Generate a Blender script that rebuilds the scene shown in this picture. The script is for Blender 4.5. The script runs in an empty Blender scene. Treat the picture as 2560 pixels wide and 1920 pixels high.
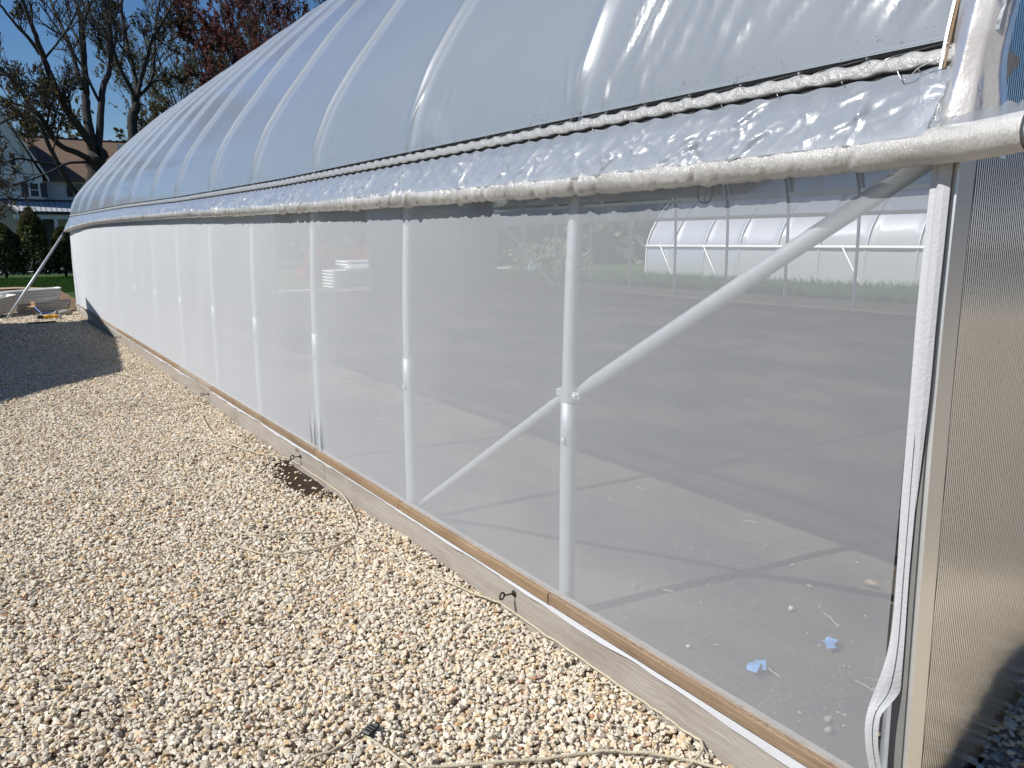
import bpy, math, random
import numpy as np
from mathutils import Matrix, Vector

# ------------------------------------------------------------------ camera, sky, sun, exposure
SC = bpy.context.scene
CAM_F, YAW, PIT, ROL, CH = 1933.04, 0.597925, 0.183749, -0.00344, 1.2419
_c, _s, _cp, _sp = math.cos(YAW), math.sin(YAW), math.cos(PIT), math.sin(PIT)
FW = np.array([_s*_cp, _c*_cp, -_sp]); _R = np.array([_c, -_s, 0.0]); _U = np.cross(_R, FW)
RT = _R*math.cos(ROL) + _U*math.sin(ROL); UP = _U*math.cos(ROL) - _R*math.sin(ROL)
CP = np.array([0.0, 0.0, CH])
cam = bpy.data.cameras.new('camera'); camo = bpy.data.objects.new('camera', cam)
SC.collection.objects.link(camo)
cam.sensor_width = 36.0; cam.lens = CAM_F/2560*36; cam.clip_start = 0.05; cam.clip_end = 2000
camo.matrix_world = Matrix(((RT[0], UP[0], -FW[0], CP[0]), (RT[1], UP[1], -FW[1], CP[1]),
                            (RT[2], UP[2], -FW[2], CP[2]), (0, 0, 0, 1)))
SC.camera = camo

SUN_DIR = Vector((0.97, -0.20, -1.0)).normalized()       # the way the light travels
SUN_EL = math.asin(-SUN_DIR.z)
SUN_AZ = math.atan2(-SUN_DIR.x, -SUN_DIR.y)
world = bpy.data.worlds.new('World'); SC.world = world; world.use_nodes = True
nt = world.node_tree
bg = nt.nodes['Background']; sky = nt.nodes.new('ShaderNodeTexSky'); sky.sky_type = 'NISHITA'
sky.sun_disc = False; sky.sun_elevation = SUN_EL; sky.sun_rotation = SUN_AZ
sky.air_density = 1.0; sky.dust_density = 0.1; sky.ozone_density = 3.0; sky.altitude = 300
hs_ = nt.nodes.new('ShaderNodeHueSaturation'); hs_.inputs['Saturation'].default_value = 1.24; hs_.inputs['Hue'].default_value = 0.505
nt.links.new(sky.outputs[0], hs_.inputs['Color']); nt.links.new(hs_.outputs[0], bg.inputs[0]); bg.inputs[1].default_value = 0.072
sun = bpy.data.lights.new('sun', 'SUN'); sun.energy = 4.6; sun.angle = math.radians(0.53); sun.color = (1.0, 0.965, 0.915)
suno = bpy.data.objects.new('sun', sun); SC.collection.objects.link(suno)
suno.rotation_euler = SUN_DIR.to_track_quat('-Z', 'Y').to_euler(); suno.location = (-20, 5, 25)
SC.view_settings.view_transform = 'Standard'; SC.view_settings.look = 'None'
SC.view_settings.exposure = 0.30; SC.view_settings.gamma = 1.0
SC.render.engine = 'CYCLES'
SC.cycles.max_bounces = 12; SC.cycles.transparent_max_bounces = 24; SC.cycles.transmission_bounces = 8
SC.cycles.glossy_bounces = 4; SC.cycles.diffuse_bounces = 4; SC.cycles.caustics_reflective = False
SC.cycles.sample_clamp_indirect = 6.0

# ------------------------------------------------------------------ helpers
rng = np.random.default_rng(7); random.seed(7)
def ray(x, y): return FW + RT*(x-1280)/CAM_F - UP*(y-960)/CAM_F
def onz(x, y, z=-0.17):
    d = ray(x, y); return CP + d*((z-CH)/d[2])
def ony(x, y, Y):
    d = ray(x, y); return CP + d*(Y/d[1])
def onx(x, y, X):
    d = ray(x, y); return CP + d*(X/d[0])
def sst(a, b, x):
    t = np.clip((np.asarray(x, float)-a)/(b-a), 0, 1); return t*t*(3-2*t)

class MB:
    def __init__(s): s.v = []; s.f = []; s.n = 0; s.m = []
    def add(s, verts, faces, mi=0):
        verts = np.asarray(verts, float).reshape(-1, 3); s.v.append(verts)
        for f in faces: s.f.append(tuple(i+s.n for i in f)); s.m.append(mi)
        s.n += len(verts)
    def box(s, a, b, mi=0, M=None):
        (x0, y0, z0), (x1, y1, z1) = a, b
        v = np.array([(x0,y0,z0),(x1,y0,z0),(x1,y1,z0),(x0,y1,z0),(x0,y0,z1),(x1,y0,z1),(x1,y1,z1),(x0,y1,z1)], float)
        if M is not None: v = v @ np.array(M.to_3x3()).T + np.array(M.translation)
        s.add(v, [(0,3,2,1),(4,5,6,7),(0,1,5,4),(1,2,6,5),(2,3,7,6),(3,0,4,7)], mi)
    def cbox(s, a, b, c=0.003, mi=0, M=None):
        """box with chamfered edges"""
        a = np.array(a, float); b = np.array(b, float); c = min(c, *(0.45*(b-a)))
        P = []; idx = {}
        for ix in (0, 1):
            for iy in (0, 1):
                for iz in (0, 1):
                    p = np.array([(a, b)[ix][0], (a, b)[iy][1], (a, b)[iz][2]])
                    sg = np.array([1-2*ix, 1-2*iy, 1-2*iz])*c
                    for ax in range(3):
                        q = p + sg; q[ax] = p[ax]; idx[(ix, iy, iz, ax)] = len(P); P.append(q)
        F = []
        for ax in range(3):
            o = [k for k in range(3) if k != ax]
            for sd in (0, 1):
                r = []
                for u, w in ((0,0),(1,0),(1,1),(0,1)):
                    k = [0,0,0]; k[ax] = sd; k[o[0]] = u; k[o[1]] = w; r.append(idx[(*k, ax)])
                F.append(tuple(r) if (sd == 1) == (ax != 1) else tuple(r[::-1]))
        for ax in range(3):
            o = [k for k in range(3) if k != ax]
            for u in (0, 1):
                for w in (0, 1):
                    k0 = [0,0,0]; k0[o[0]] = u; k0[o[1]] = w; k1 = list(k0); k1[ax] = 1
                    F.append((idx[(*k0, o[0])], idx[(*k1, o[0])], idx[(*k1, o[1])], idx[(*k0, o[1])]))
        for ix in (0, 1):
            for iy in (0, 1):
                for iz in (0, 1): F.append(tuple(idx[(ix, iy, iz, a_)] for a_ in range(3)))
        P = np.array(P)
        if M is not None: P = P @ np.array(M.to_3x3()).T + np.array(M.translation)
        s.add(P, F, mi)
    def tube(s, pts, r, n=8, mi=0, cap=True, closed=False):
        pts = np.asarray(pts, float); k = len(pts)
        r = np.broadcast_to(np.asarray(r, float), (k,))
        T = np.gradient(pts, axis=0)
        if closed: T = np.roll(pts, -1, 0) - np.roll(pts, 1, 0)
        T /= np.maximum(np.linalg.norm(T, axis=1), 1e-9)[:, None]
        ref = np.array([0, 0, 1.0]) if abs(T[0][2]) < 0.9 else np.array([1.0, 0, 0])
        u = np.cross(T[0], ref); u /= np.linalg.norm(u)
        an = np.arange(n)*2*np.pi/n; V = []
        for i in range(k):
            u = u - T[i]*(u@T[i]); u /= max(np.linalg.norm(u), 1e-9); w = np.cross(T[i], u)
            V.append(pts[i] + r[i]*(np.cos(an)[:, None]*u + np.sin(an)[:, None]*w))
        F = []
        for i in range(k if closed else k-1):
            j = (i+1) % k
            for q in range(n): F.append((i*n+q, i*n+(q+1) % n, j*n+(q+1) % n, j*n+q))
        if cap and not closed:
            F.append(tuple(range(n))[::-1]); F.append(tuple((k-1)*n+q for q in range(n)))
        s.add(np.concatenate(V), F, mi)
    def grid(s, P, mi=0, flip=False):
        P = np.asarray(P, float); a, b = P.shape[:2]; F = []
        for i in range(a-1):
            for j in range(b-1):
                q = (i*b+j, (i+1)*b+j, (i+1)*b+j+1, i*b+j+1); F.append(q[::-1] if flip else q)
        s.add(P.reshape(-1, 3), F, mi)
    def lathe(s, prof, n=16, M=None, mi=0):
        prof = np.asarray(prof, float); an = np.arange(n)*2*np.pi/n
        V = np.concatenate([np.stack([r*np.cos(an), r*np.sin(an), np.full(n, z)], 1) for r, z in prof])
        if M is not None: V = V @ np.array(M.to_3x3()).T + np.array(M.translation)
        F = []
        for i in range(len(prof)-1):
            for q in range(n): F.append((i*n+q, i*n+(q+1) % n, (i+1)*n+(q+1) % n, (i+1)*n+q))
        F.append(tuple(range(n))[::-1]); F.append(tuple((len(prof)-1)*n+q for q in range(n)))
        s.add(V, F, mi)
    def build(s, name, mats, parent=None, smooth=False):
        me = bpy.data.meshes.new(name)
        V = np.concatenate(s.v) if s.v else np.zeros((0, 3))
        off = np.zeros(3) if parent is None else np.array(world_loc(parent))
        me.from_pydata((V-off).tolist(), [], s.f)
        mats = mats if isinstance(mats, (list, tuple)) else [mats]
        for m in mats: me.materials.append(m)
        if len(mats) > 1: me.polygons.foreach_set('material_index', s.m)
        me.polygons.foreach_set('use_smooth', [smooth]*len(me.polygons)); me.update()
        o = bpy.data.objects.new(name, me); SC.collection.objects.link(o)
        if parent is not None: o.parent = parent
        return o
def world_loc(o):
    l = np.zeros(3)
    while o is not None: l = l + np.array(o.location); o = o.parent
    return l
def soup(name, V, F4, mats, parent=None, smooth=False, mi=None):
    """fast mesh from numpy arrays, all faces with the same corner count"""
    me = bpy.data.meshes.new(name); V = np.asarray(V, np.float32); F4 = np.asarray(F4, np.int32)
    if parent is not None: V = V - world_loc(parent).astype(np.float32)
    nf, k = F4.shape
    me.vertices.add(len(V)); me.vertices.foreach_set('co', V.ravel())
    me.loops.add(nf*k); me.loops.foreach_set('vertex_index', F4.ravel())
    me.polygons.add(nf); me.polygons.foreach_set('loop_start', np.arange(nf, dtype=np.int32)*k)
    for m in (mats if isinstance(mats, (list, tuple)) else [mats]): me.materials.append(m)
    if mi is not None: me.polygons.foreach_set('material_index', np.asarray(mi, np.int32))
    me.polygons.foreach_set('use_smooth', np.full(nf, smooth)); me.update(calc_edges=True); me.validate()
    o = bpy.data.objects.new(name, me); SC.collection.objects.link(o)
    if parent is not None: o.parent = parent
    return o
def tag(o, label=None, cat=None, group=None, kind=None):
    if label: o['label'] = label
    if cat: o['category'] = cat
    if group: o['group'] = group
    if kind: o['kind'] = kind
    return o
def empty(name, loc, label, cat, group=None):
    o = bpy.data.objects.new(name, None); SC.collection.objects.link(o); o.location = loc
    o.empty_display_size = 0.2
    return tag(o, label, cat, group)
def curve(pts, n=12):
    """smooth (Catmull-Rom) polyline through pts"""
    P = np.asarray(pts, float); P = np.vstack([2*P[0]-P[1], P, 2*P[-1]-P[-2]]); out = []
    for i in range(1, len(P)-2):
        t = np.linspace(0, 1, n, endpoint=False)[:, None]; a, b, c, d = P[i-1:i+3]
        out.append(0.5*((2*b)+(-a+c)*t+(2*a-5*b+4*c-d)*t*t+(-a+3*b-3*c+d)*t**3))
    return np.vstack(out+[P[-2][None]])
def noise1(x, seed, f=1.0):
    r = np.random.default_rng(seed); out = 0
    for k in range(6):
        out = out + np.sin(np.asarray(x)*f*(0.6+1.3*r.random()+k*0.7)+r.random()*6.28)*(0.8**k)
    return out/3

# ------------------------------------------------------------------ materials
MATS = {}
class NT:
    def __init__(s, name):
        s.m = bpy.data.materials.new(name); s.m.use_nodes = True; s.t = s.m.node_tree
        s.t.nodes.clear(); s.out = s.n('OutputMaterial'); MATS[name] = s.m
    def n(s, t, **kw):
        o = s.t.nodes.new('ShaderNode'+t)
        for k, v in kw.items(): setattr(o, k, v)
        return o
    def l(s, a, b): s.t.links.new(a, b)
    def set(s, sock, v):
        if hasattr(v, 'links') or isinstance(v, bpy.types.NodeSocket): s.l(v, sock)
        elif isinstance(v, (tuple, list)) and len(v) == 3 and sock.type == 'RGBA': sock.default_value = (*v, 1)
        else: sock.default_value = v
    def math(s, op, a, b=0.0, c=None):
        o = s.n('Math', operation=op); s.set(o.inputs[0], a); s.set(o.inputs[1], b)
        if c is not None: s.set(o.inputs[2], c)
        return o.outputs[0]
    def ramp(s, fac, stops, interp='LINEAR'):
        o = s.n('ValToRGB'); e = o.color_ramp.elements; o.color_ramp.interpolation = interp
        while len(e) < len(stops): e.new(0.5)
        for i, (p, c) in enumerate(stops): e[i].position = p; e[i].color = (*c, 1) if len(c) == 3 else c
        s.set(o.inputs[0], fac); return o.outputs[0]
    def pos(s, scale=(1, 1, 1), obj=False):
        tc = s.n('TexCoord') if obj else s.n('NewGeometry')
        o = s.n('Mapping'); s.l(tc.outputs['Object'] if obj else tc.outputs['Position'], o.inputs[0])
        o.inputs['Scale'].default_value = scale; return o.outputs[0]
    def noise(s, vec, scale, detail=4, rough=0.55, out=0):
        o = s.n('TexNoise'); s.l(vec, o.inputs['Vector']); o.inputs['Scale'].default_value = scale
        o.inputs['Detail'].default_value = detail; o.inputs['Roughness'].default_value = rough
        return o.outputs[out]
    def mixc(s, f, a, b, mode='MIX'):
        o = s.n('Mix', data_type='RGBA', blend_type=mode); s.set(o.inputs[0], f); s.set(o.inputs[6], a); s.set(o.inputs[7], b)
        return o.outputs[2]
    def bump(s, h, strength=0.3, dist=0.01):
        o = s.n('Bump'); o.inputs['Strength'].default_value = strength; o.inputs['Distance'].default_value = dist
        s.l(h, o.inputs['Height']); return o.outputs[0]
    def pbr(s, col, rough=0.6, metal=0.0, normal=None, spec=0.5, **kw):
        o = s.n('BsdfPrincipled'); s.set(o.inputs['Base Color'], col); s.set(o.inputs['Roughness'], rough)
        s.set(o.inputs['Metallic'], metal); s.set(o.inputs['Specular IOR Level'], spec)
        if normal is not None: s.l(normal, o.inputs['Normal'])
        for k, v in kw.items(): s.set(o.inputs[k], v)
        return o.outputs[0]
    def mix(s, f, a, b):
        o = s.n('MixShader'); s.set(o.inputs[0], f); s.l(a, o.inputs[1]); s.l(b, o.inputs[2]); return o.outputs[0]
    def shader(s, t, col, normal=None, rough=None):
        o = s.n(t); s.set(o.inputs[0], col)
        if rough is not None: s.set(o.inputs['Roughness'], rough)
        if normal is not None: s.l(normal, o.inputs['Normal'])
        return o.outputs[0]
    def done(s, sh): s.l(sh, s.out.inputs[0]); return s.m

def simple(name, col, rough=0.6, metal=0.0, var=0.15, scale=8.0, bump=0.0, spec=0.5):
    t = NT(name); p = t.pos()
    n = t.noise(p, scale, 5)
    c = t.mixc(n, tuple(v*(1-var) for v in col), tuple(min(1, v*(1+var)) for v in col))
    nb = t.bump(t.noise(p, scale*4, 4), bump, 0.01) if bump else None
    return t.done(t.pbr(c, rough, metal, nb, spec))

def netting():
    """woven white netting: what the threads cover grows as it is seen more edge-on"""
    t = NT('white_netting'); g = t.n('NewGeometry')
    d = t.n('VectorMath', operation='DOT_PRODUCT'); t.l(g.outputs['Incoming'], d.inputs[0]); t.l(g.outputs['Normal'], d.inputs[1])
    c = t.math('MAXIMUM', t.math('ABSOLUTE', d.outputs['Value']), 0.03)
    p = t.pos()
    open_ = t.math('ADD', 0.73, t.math('MULTIPLY', t.math('SUBTRACT', t.noise(p, 1.3, 3), 0.5), 0.05))
    a = t.math('SUBTRACT', 1.0, t.math('POWER', open_, t.math('DIVIDE', 1.0, c)))
    w = t.n('TexWave', wave_type='BANDS', bands_direction='Z'); t.l(t.pos((1, 1, 1)), w.inputs['Vector'])
    w.inputs['Scale'].default_value = 61; w.inputs['Distortion'].default_value = 2.5; w.inputs['Detail'].default_value = 1
    a = t.math('ADD', a, t.math('MULTIPLY', t.math('SUBTRACT', w.outputs['Fac'], 0.5), 0.010))
    body = t.mix(0.42, t.shader('BsdfDiffuse', (0.85, 0.875, 0.905)), t.shader('BsdfTranslucent', (0.85, 0.875, 0.905)))
    m = t.mix(t.math('MINIMUM', a, 1.0), t.shader('BsdfTransparent', (1, 1, 1)), body)
    return t.done(m)

def film(name, tint, clear, trans, rough, bump, nscale, dirt=0.0, gloss=1.0, stretch=(1, 1, 1), haze=0.45):
    """polythene film: a hazy sheet that lets light through, scatters some and mirrors the sky"""
    t = NT(name); p = t.pos(stretch)
    n1 = t.noise(p, nscale, 5, 0.6)
    nb = t.bump(n1, bump, 0.02)
    body = t.mix(trans, t.shader('BsdfDiffuse', tint, nb), t.shader('BsdfTranslucent', tint, nb))
    cl = t.math('ADD', clear, t.math('MULTIPLY', t.math('SUBTRACT', t.noise(t.pos(), 2.0, 3), 0.5), 0.25*clear))
    body = t.mix(cl, body, t.shader('BsdfTransparent', (0.92, 0.95, 0.97)))
    if dirt:
        dm = t.math('GREATER_THAN', t.noise(t.pos(), 60, 5, 0.7), 0.63)
        sx = t.n('SeparateXYZ'); t.l(t.n('NewGeometry').outputs['Position'], sx.inputs[0])
        low = t.n('MapRange'); t.l(sx.outputs[2], low.inputs[0])
        low.inputs[1].default_value = 1.70; low.inputs[2].default_value = 1.63; low.inputs[3].default_value = 0; low.inputs[4].default_value = 1
        body = t.mix(t.math('MULTIPLY', t.math('MULTIPLY', dm, low.outputs[0]), dirt), body, t.shader('BsdfDiffuse', (0.07, 0.07, 0.05)))
    fr = t.n('Fresnel'); fr.inputs[0].default_value = 1.5; t.l(nb, fr.inputs['Normal'])
    gl = t.n('BsdfGlossy'); gl.inputs[0].default_value = (1, 1, 1, 1); gl.inputs['Roughness'].default_value = rough; t.l(nb, gl.inputs['Normal'])
    g2 = t.n('BsdfGlossy'); g2.inputs[0].default_value = (1, 1, 1, 1); g2.inputs['Roughness'].default_value = 0.36; t.l(nb, g2.inputs['Normal'])
    return t.done(t.mix(t.math('MINIMUM', t.math('MULTIPLY', fr.outputs[0], gloss), 0.92), body, t.mix(haze, gl.outputs[0], g2.outputs[0])))

M_NET = netting()
M_ROOF = film('roof_film', (0.80, 0.885, 0.96), 0.22, 0.70, 0.14, 0.07, 3.0, dirt=0.9, gloss=1.5, haze=0.36)
M_CURT = film('curtain_film', (0.72, 0.78, 0.86), 0.36, 0.6, 0.12, 0.25, 12.0, gloss=2.0, stretch=(1, 0.9, 0.3))
def wrapfilm():
    t = NT('wrapped_film'); p = t.pos((1, 1, 1)); n = t.noise(t.pos((1, .35, 1)), 9, 5, 0.65); f = t.noise(t.pos((1, 2.2, 1)), 55, 5, 0.65)
    c = t.ramp(n, [(0.30, (0.36, 0.345, 0.32)), (0.45, (0.55, 0.535, 0.505)), (0.62, (0.70, 0.69, 0.665))])
    nb = t.bump(t.math('ADD', f, t.math('MULTIPLY', n, 0.8)), 0.75, 0.006)
    body = t.mix(0.3, t.shader('BsdfDiffuse', c, nb), t.shader('BsdfTranslucent', c, nb)); fr = t.n('Fresnel'); fr.inputs[0].default_value = 1.5; t.l(nb, fr.inputs['Normal'])
    gl = t.shader('BsdfGlossy', (1, 1, 1), nb, 0.13); g2 = t.shader('BsdfGlossy', (1, 1, 1), nb, 0.38)
    return t.done(t.mix(t.math('MINIMUM', t.math('MULTIPLY', fr.outputs[0], 1.6), 0.9), body, t.mix(0.5, gl, g2)))
M_WRAP = wrapfilm()
M_BAND = film('band_film', (0.50, 0.50, 0.485), 0.04, 0.3, 0.18, 0.5, 45.0, gloss=1.3)
M_EDGE = film('edge_film', (0.92, 0.88, 0.85), 0.04, 0.62, 0.3, 0.2, 16.0, gloss=0.65)
M_TAPE = film('clear_tape', (0.85, 0.85, 0.86), 0.78, 0.5, 0.10, 0.5, 30.0, gloss=1.6)

def galv():
    t = NT('galvanised_steel'); p = t.pos(); n = t.noise(p, 45, 4); b = t.noise(t.pos((1, 1, 0.08)), 120, 3)
    c = t.mixc(n, (0.40, 0.43, 0.46), (0.56, 0.58, 0.60))
    return t.done(t.pbr(c, t.math('ADD', 0.50, t.math('MULTIPLY', n, 0.15)), 0.65, t.bump(b, 0.08, 0.004)))
M_GALV = galv()
M_ALU = simple('aluminium', (0.86, 0.87, 0.87), 0.36, 0.8, 0.06, 14)
M_SLOT = simple('shaded_grimy_slot', (0.035, 0.036, 0.038), 0.9, 0, 0.6, 60)  # grime, with the shade inside the slots put into the colour too
M_WIRE = simple('spring_wire', (0.62, 0.62, 0.62), 0.35, 0.8, 0.1, 30)
M_IRON = simple('rusty_black_iron', (0.035, 0.028, 0.025), 0.6, 0.3, 0.5, 60, 0.3)
M_ROPE = simple('jute_rope', (0.50, 0.45, 0.33), 0.9, 0, 0.25, 60, 0.5)
M_GASKET = simple('blue_grey_gasket', (0.10, 0.12, 0.16), 0.6, 0, 0.2, 20)

def wood(name, ca, cb, cd, knots=True, gscale=1.0):
    t = NT(name); p = t.pos((6, 0.55, 6))
    warp = t.noise(t.pos((1, 0.5, 1)), 5, 3)
    o = t.n('VectorMath', operation='ADD'); t.l(p, o.inputs[0])
    cv = t.n('CombineXYZ'); t.l(t.math('MULTIPLY', warp, 0.9), cv.inputs[2]); t.l(t.math('MULTIPLY', warp, 0.4), cv.inputs[0]); t.l(cv.outputs[0], o.inputs[1])
    w = t.n('TexWave', wave_type='BANDS', bands_direction='Z', wave_profile='SAW'); t.l(o.outputs[0], w.inputs['Vector'])
    w.inputs['Scale'].default_value = 5.0*gscale; w.inputs['Distortion'].default_value = 5; w.inputs['Detail'].default_value = 3; w.inputs['Detail Scale'].default_value = 1.4
    fine = t.noise(t.pos((90, 2.2, 90)), 1.5, 4, 0.7)
    big = t.noise(t.pos((1.2, 0.9, 3)), 2.2, 4, 0.6)
    c = t.mixc(w.outputs['Fac'], ca, cb)
    c = t.mixc(t.math('MULTIPLY', t.math('SUBTRACT', fine, 0.35), 1.5), c, cd)
    c = t.mixc(t.ramp(big, [(0.50, (0, 0, 0)), (0.66, (0.45, 0.45, 0.45))]), c, cd)
    if knots:
        v = t.n('TexVoronoi'); t.l(t.pos((1, 1.5, 6.0)), v.inputs['Vector']); v.inputs['Scale'].default_value = 1.15
        k = t.ramp(v.outputs['Distance'], [(0.0, (1, 1, 1)), (0.055, (1, 1, 1)), (0.085, (0, 0, 0))])
        c = t.mixc(t.math('MULTIPLY', k, 0.75), c, (0.13, 0.075, 0.045))
    nb = t.bump(t.math('ADD', fine, t.math('MULTIPLY', w.outputs['Fac'], 0.6)), 0.35, 0.004)
    return t.done(t.pbr(c, 0.8, 0, nb, 0.25))
M_BOARD = wood('weathered_board', (0.345, 0.315, 0.28), (0.455, 0.415, 0.37), (0.215, 0.18, 0.145))
M_BAT_GOLD = wood('golden_batten', (0.27, 0.185, 0.11), (0.37, 0.265, 0.165), (0.16, 0.10, 0.058), False, 1.6)
M_BAT_BROWN = wood('brown_batten', (0.24, 0.165, 0.105), (0.39, 0.285, 0.19), (0.10, 0.062, 0.04), False, 2.2)
M_BAT_GREY = wood('grey_batten', (0.33, 0.27, 0.21), (0.45, 0.38, 0.31), (0.18, 0.13, 0.09), False, 1.8)

def poly():
    """twin-wall polycarbonate: upright flutes, hazy and mirror-like at a slant"""
    t = NT('twinwall_polycarbonate')
    w = t.n('TexWave', wave_type='BANDS', bands_direction='X', wave_profile='SIN'); t.l(t.pos(), w.inputs['Vector'])
    w.inputs['Scale'].default_value = 2*math.pi/20/0.0085; w.inputs['Distortion'].default_value = 0
    n = t.noise(t.pos((3, 3, 0.3)), 1.2, 2)
    nb = t.bump(t.math('ADD', w.outputs['Fac'], t.math('MULTIPLY', n, 0.25)), 0.28, 0.003)
    body = t.mix(0.70, t.shader('BsdfDiffuse', (0.20, 0.20, 0.20), nb), t.shader('BsdfTranslucent', (0.40, 0.39, 0.375), nb))
    clear = t.math('ADD', 0.02, t.math('MULTIPLY', w.outputs['Fac'], 0.05))
    body = t.mix(clear, body, t.shader('BsdfTransparent', (0.62, 0.62, 0.62)))
    fr = t.n('Fresnel'); fr.inputs[0].default_value = 1.58
    gl = t.n('BsdfGlossy'); gl.inputs[0].default_value = (1, 1, 1, 1); gl.inputs['Roughness'].default_value = 0.17; t.l(nb, gl.inputs['Normal'])
    return t.done(t.mix(t.math('MINIMUM', t.math('MULTIPLY', fr.outputs[0], 2.2), 0.8), body, gl.outputs[0]))
M_POLY = poly()

def soil():
    t = NT('greenhouse_floor_soil'); p = t.pos()
    a = t.noise(t.pos((1.1, 0.6, 1)), 1.1, 6, 0.65); f = t.noise(p, 55, 5, 0.7)
    c = t.ramp(a, [(0.40, (0.070, 0.066, 0.065)), (0.48, (0.095, 0.087, 0.081)), (0.55, (0.145, 0.122, 0.100)), (0.66, (0.215, 0.18, 0.143))])
    c = t.mixc(t.math('MULTIPLY', f, 0.55), c, (0.03, 0.03, 0.03))
    v = t.n('TexVoronoi'); t.l(p, v.inputs['Vector']); v.inputs['Scale'].default_value = 16
    sp = t.math('LESS_THAN', v.outputs['Distance'], t.math('MULTIPLY', t.noise(p, 5, 2), 0.13))
    c = t.mixc(sp, c, (0.42, 0.38, 0.33))
    v2 = t.n('TexVoronoi'); t.l(p, v2.inputs['Vector']); v2.inputs['Scale'].default_value = 42
    sp2 = t.math('LESS_THAN', v2.outputs['Distance'], t.math('MULTIPLY', t.noise(p, 2.3, 2), 0.30))
    c = t.mixc(t.math('MULTIPLY', sp2, 0.6), c, (0.34, 0.31, 0.27))
    return t.done(t.pbr(c, 0.95, 0, t.bump(f, 0.5, 0.01), 0.15))
M_SOIL = soil()

def stones():
    t = NT('crushed_stone'); g = t.n('NewGeometry'); r = g.outputs['Random Per Island']
    c = t.ramp(r, [(0.0, (0.72, 0.68, 0.60)), (0.16, (0.60, 0.56, 0.49)), (0.30, (0.80, 0.77, 0.71)), (0.42, (0.66, 0.52, 0.34)),
                   (0.53, (0.76, 0.70, 0.58)), (0.64, (0.54, 0.52, 0.48)), (0.72, (0.82, 0.79, 0.74)), (0.82, (0.60, 0.42, 0.23)),
                   (0.88, (0.74, 0.69, 0.60)), (0.94, (0.42, 0.41, 0.395)), (0.975, (0.48, 0.25, 0.13)), (1.0, (0.84, 0.82, 0.78))])
    p = t.pos(); n = t.noise(p, 180, 4, 0.65); n2 = t.noise(p, 60, 3)
    c = t.mixc(1.0, c, (0.97, 0.94, 0.87), 'MULTIPLY')
    c = t.mixc(t.math('MULTIPLY', t.math('SUBTRACT', n, 0.3), 0.6), c, (0.40, 0.33, 0.24))
    c = t.mixc(t.math('MULTIPLY', t.math('GREATER_THAN', n2, 0.59), 0.35), c, (0.62, 0.47, 0.28))
    return t.done(t.pbr(c, 0.85, 0, t.bump(n, 0.35, 0.003), 0.25))
M_STONE = stones()
def gravel_base():
    t = NT('gravel_bed'); p = t.pos(); v = t.n('TexVoronoi'); t.l(p, v.inputs['Vector']); v.inputs['Scale'].default_value = 55
    c = t.ramp(t.math('FRACT', t.math('MULTIPLY', v.outputs['Color'], 3.7)), [(0, (0.55, 0.5, 0.42)), (0.5, (0.66, 0.6, 0.5)), (0.8, (0.5, 0.4, 0.26)), (1, (0.4, 0.38, 0.35))])
    e = t.ramp(v.outputs['Distance'], [(0.0, (1, 1, 1)), (0.45, (0.85, 0.84, 0.82)), (0.8, (0.50, 0.47, 0.42))])
    c = t.mixc(1.0, c, e, 'MULTIPLY')
    return t.done(t.pbr(c, 0.9, 0, t.bump(v.outputs['Distance'], 0.8, 0.012), 0.2))
M_GBASE = gravel_base()
def lawn():
    t = NT('lawn_grass'); p = t.pos(); a = t.noise(p, 0.35, 4); b = t.noise(p, 9, 5, 0.7)
    c = t.mixc(a, (0.026, 0.060, 0.018), (0.045, 0.088, 0.026)); c = t.mixc(t.math('MULTIPLY', b, 0.6), c, (0.07, 0.10, 0.035))
    return t.done(t.pbr(c, 0.9, 0, t.bump(b, 0.8, 0.05), 0.1))
M_LAWN = lawn()
M_DIRT = simple('bare_dirt', (0.20, 0.135, 0.08), 0.95, 0, 0.45, 3.5, 0.6, 0.1)
M_SAND = simple('dry_sand', (0.40, 0.30, 0.19), 0.95, 0, 0.2, 5, 0.3, 0.1)
M_PIT = simple('dark_damp_soil', (0.055, 0.040, 0.028), 0.95, 0, 0.5, 50, 0.9, 0.1)
M_BARK = simple('grey_bark', (0.050, 0.046, 0.044), 0.9, 0, 0.45, 7, 0.6, 0.15)
M_TWIG = simple('brown_twig', (0.060, 0.050, 0.045), 0.9, 0, 0.3, 9, 0, 0.15)
def leaf(name, ca, cb, tr=0.35):
    t = NT(name); g = t.n('NewGeometry'); c = t.mixc(g.outputs['Random Per Island'], ca, cb)
    return t.done(t.mix(tr, t.shader('BsdfDiffuse', c), t.shader('BsdfTranslucent', c)))
M_BUD = leaf('olive_buds', (0.085, 0.075, 0.030), (0.15, 0.125, 0.05))
M_RED = leaf('red_leaves', (0.105, 0.040, 0.034), (0.18, 0.080, 0.066))
M_YEL = leaf('young_green_leaves', (0.10, 0.10, 0.05), (0.17, 0.17, 0.085))
M_EVER = leaf('evergreen_sprays', (0.030, 0.048, 0.020), (0.17, 0.165, 0.065), 0.25)
M_HILL = leaf('woodland_leaves', (0.12, 0.135, 0.10), (0.20, 0.205, 0.16), 0.3)
M_BLADE = leaf('tall_grass_blades', (0.03, 0.10, 0.045), (0.07, 0.17, 0.06), 0.35)
M_BRIGHT = leaf('pale_leaves', (0.12, 0.15, 0.08), (0.30, 0.33, 0.20), 0.4)
M_ORANGE = leaf('orange_red_leaves', (0.42, 0.10, 0.05), (0.55, 0.18, 0.09), 0.4)
M_WHITE = simple('white_plastic', (0.80, 0.80, 0.78), 0.42, 0, 0.04, 6)
M_OFFW = simple('dusty_white_plastic', (0.62, 0.61, 0.57), 0.6, 0, 0.15, 10)
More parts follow.
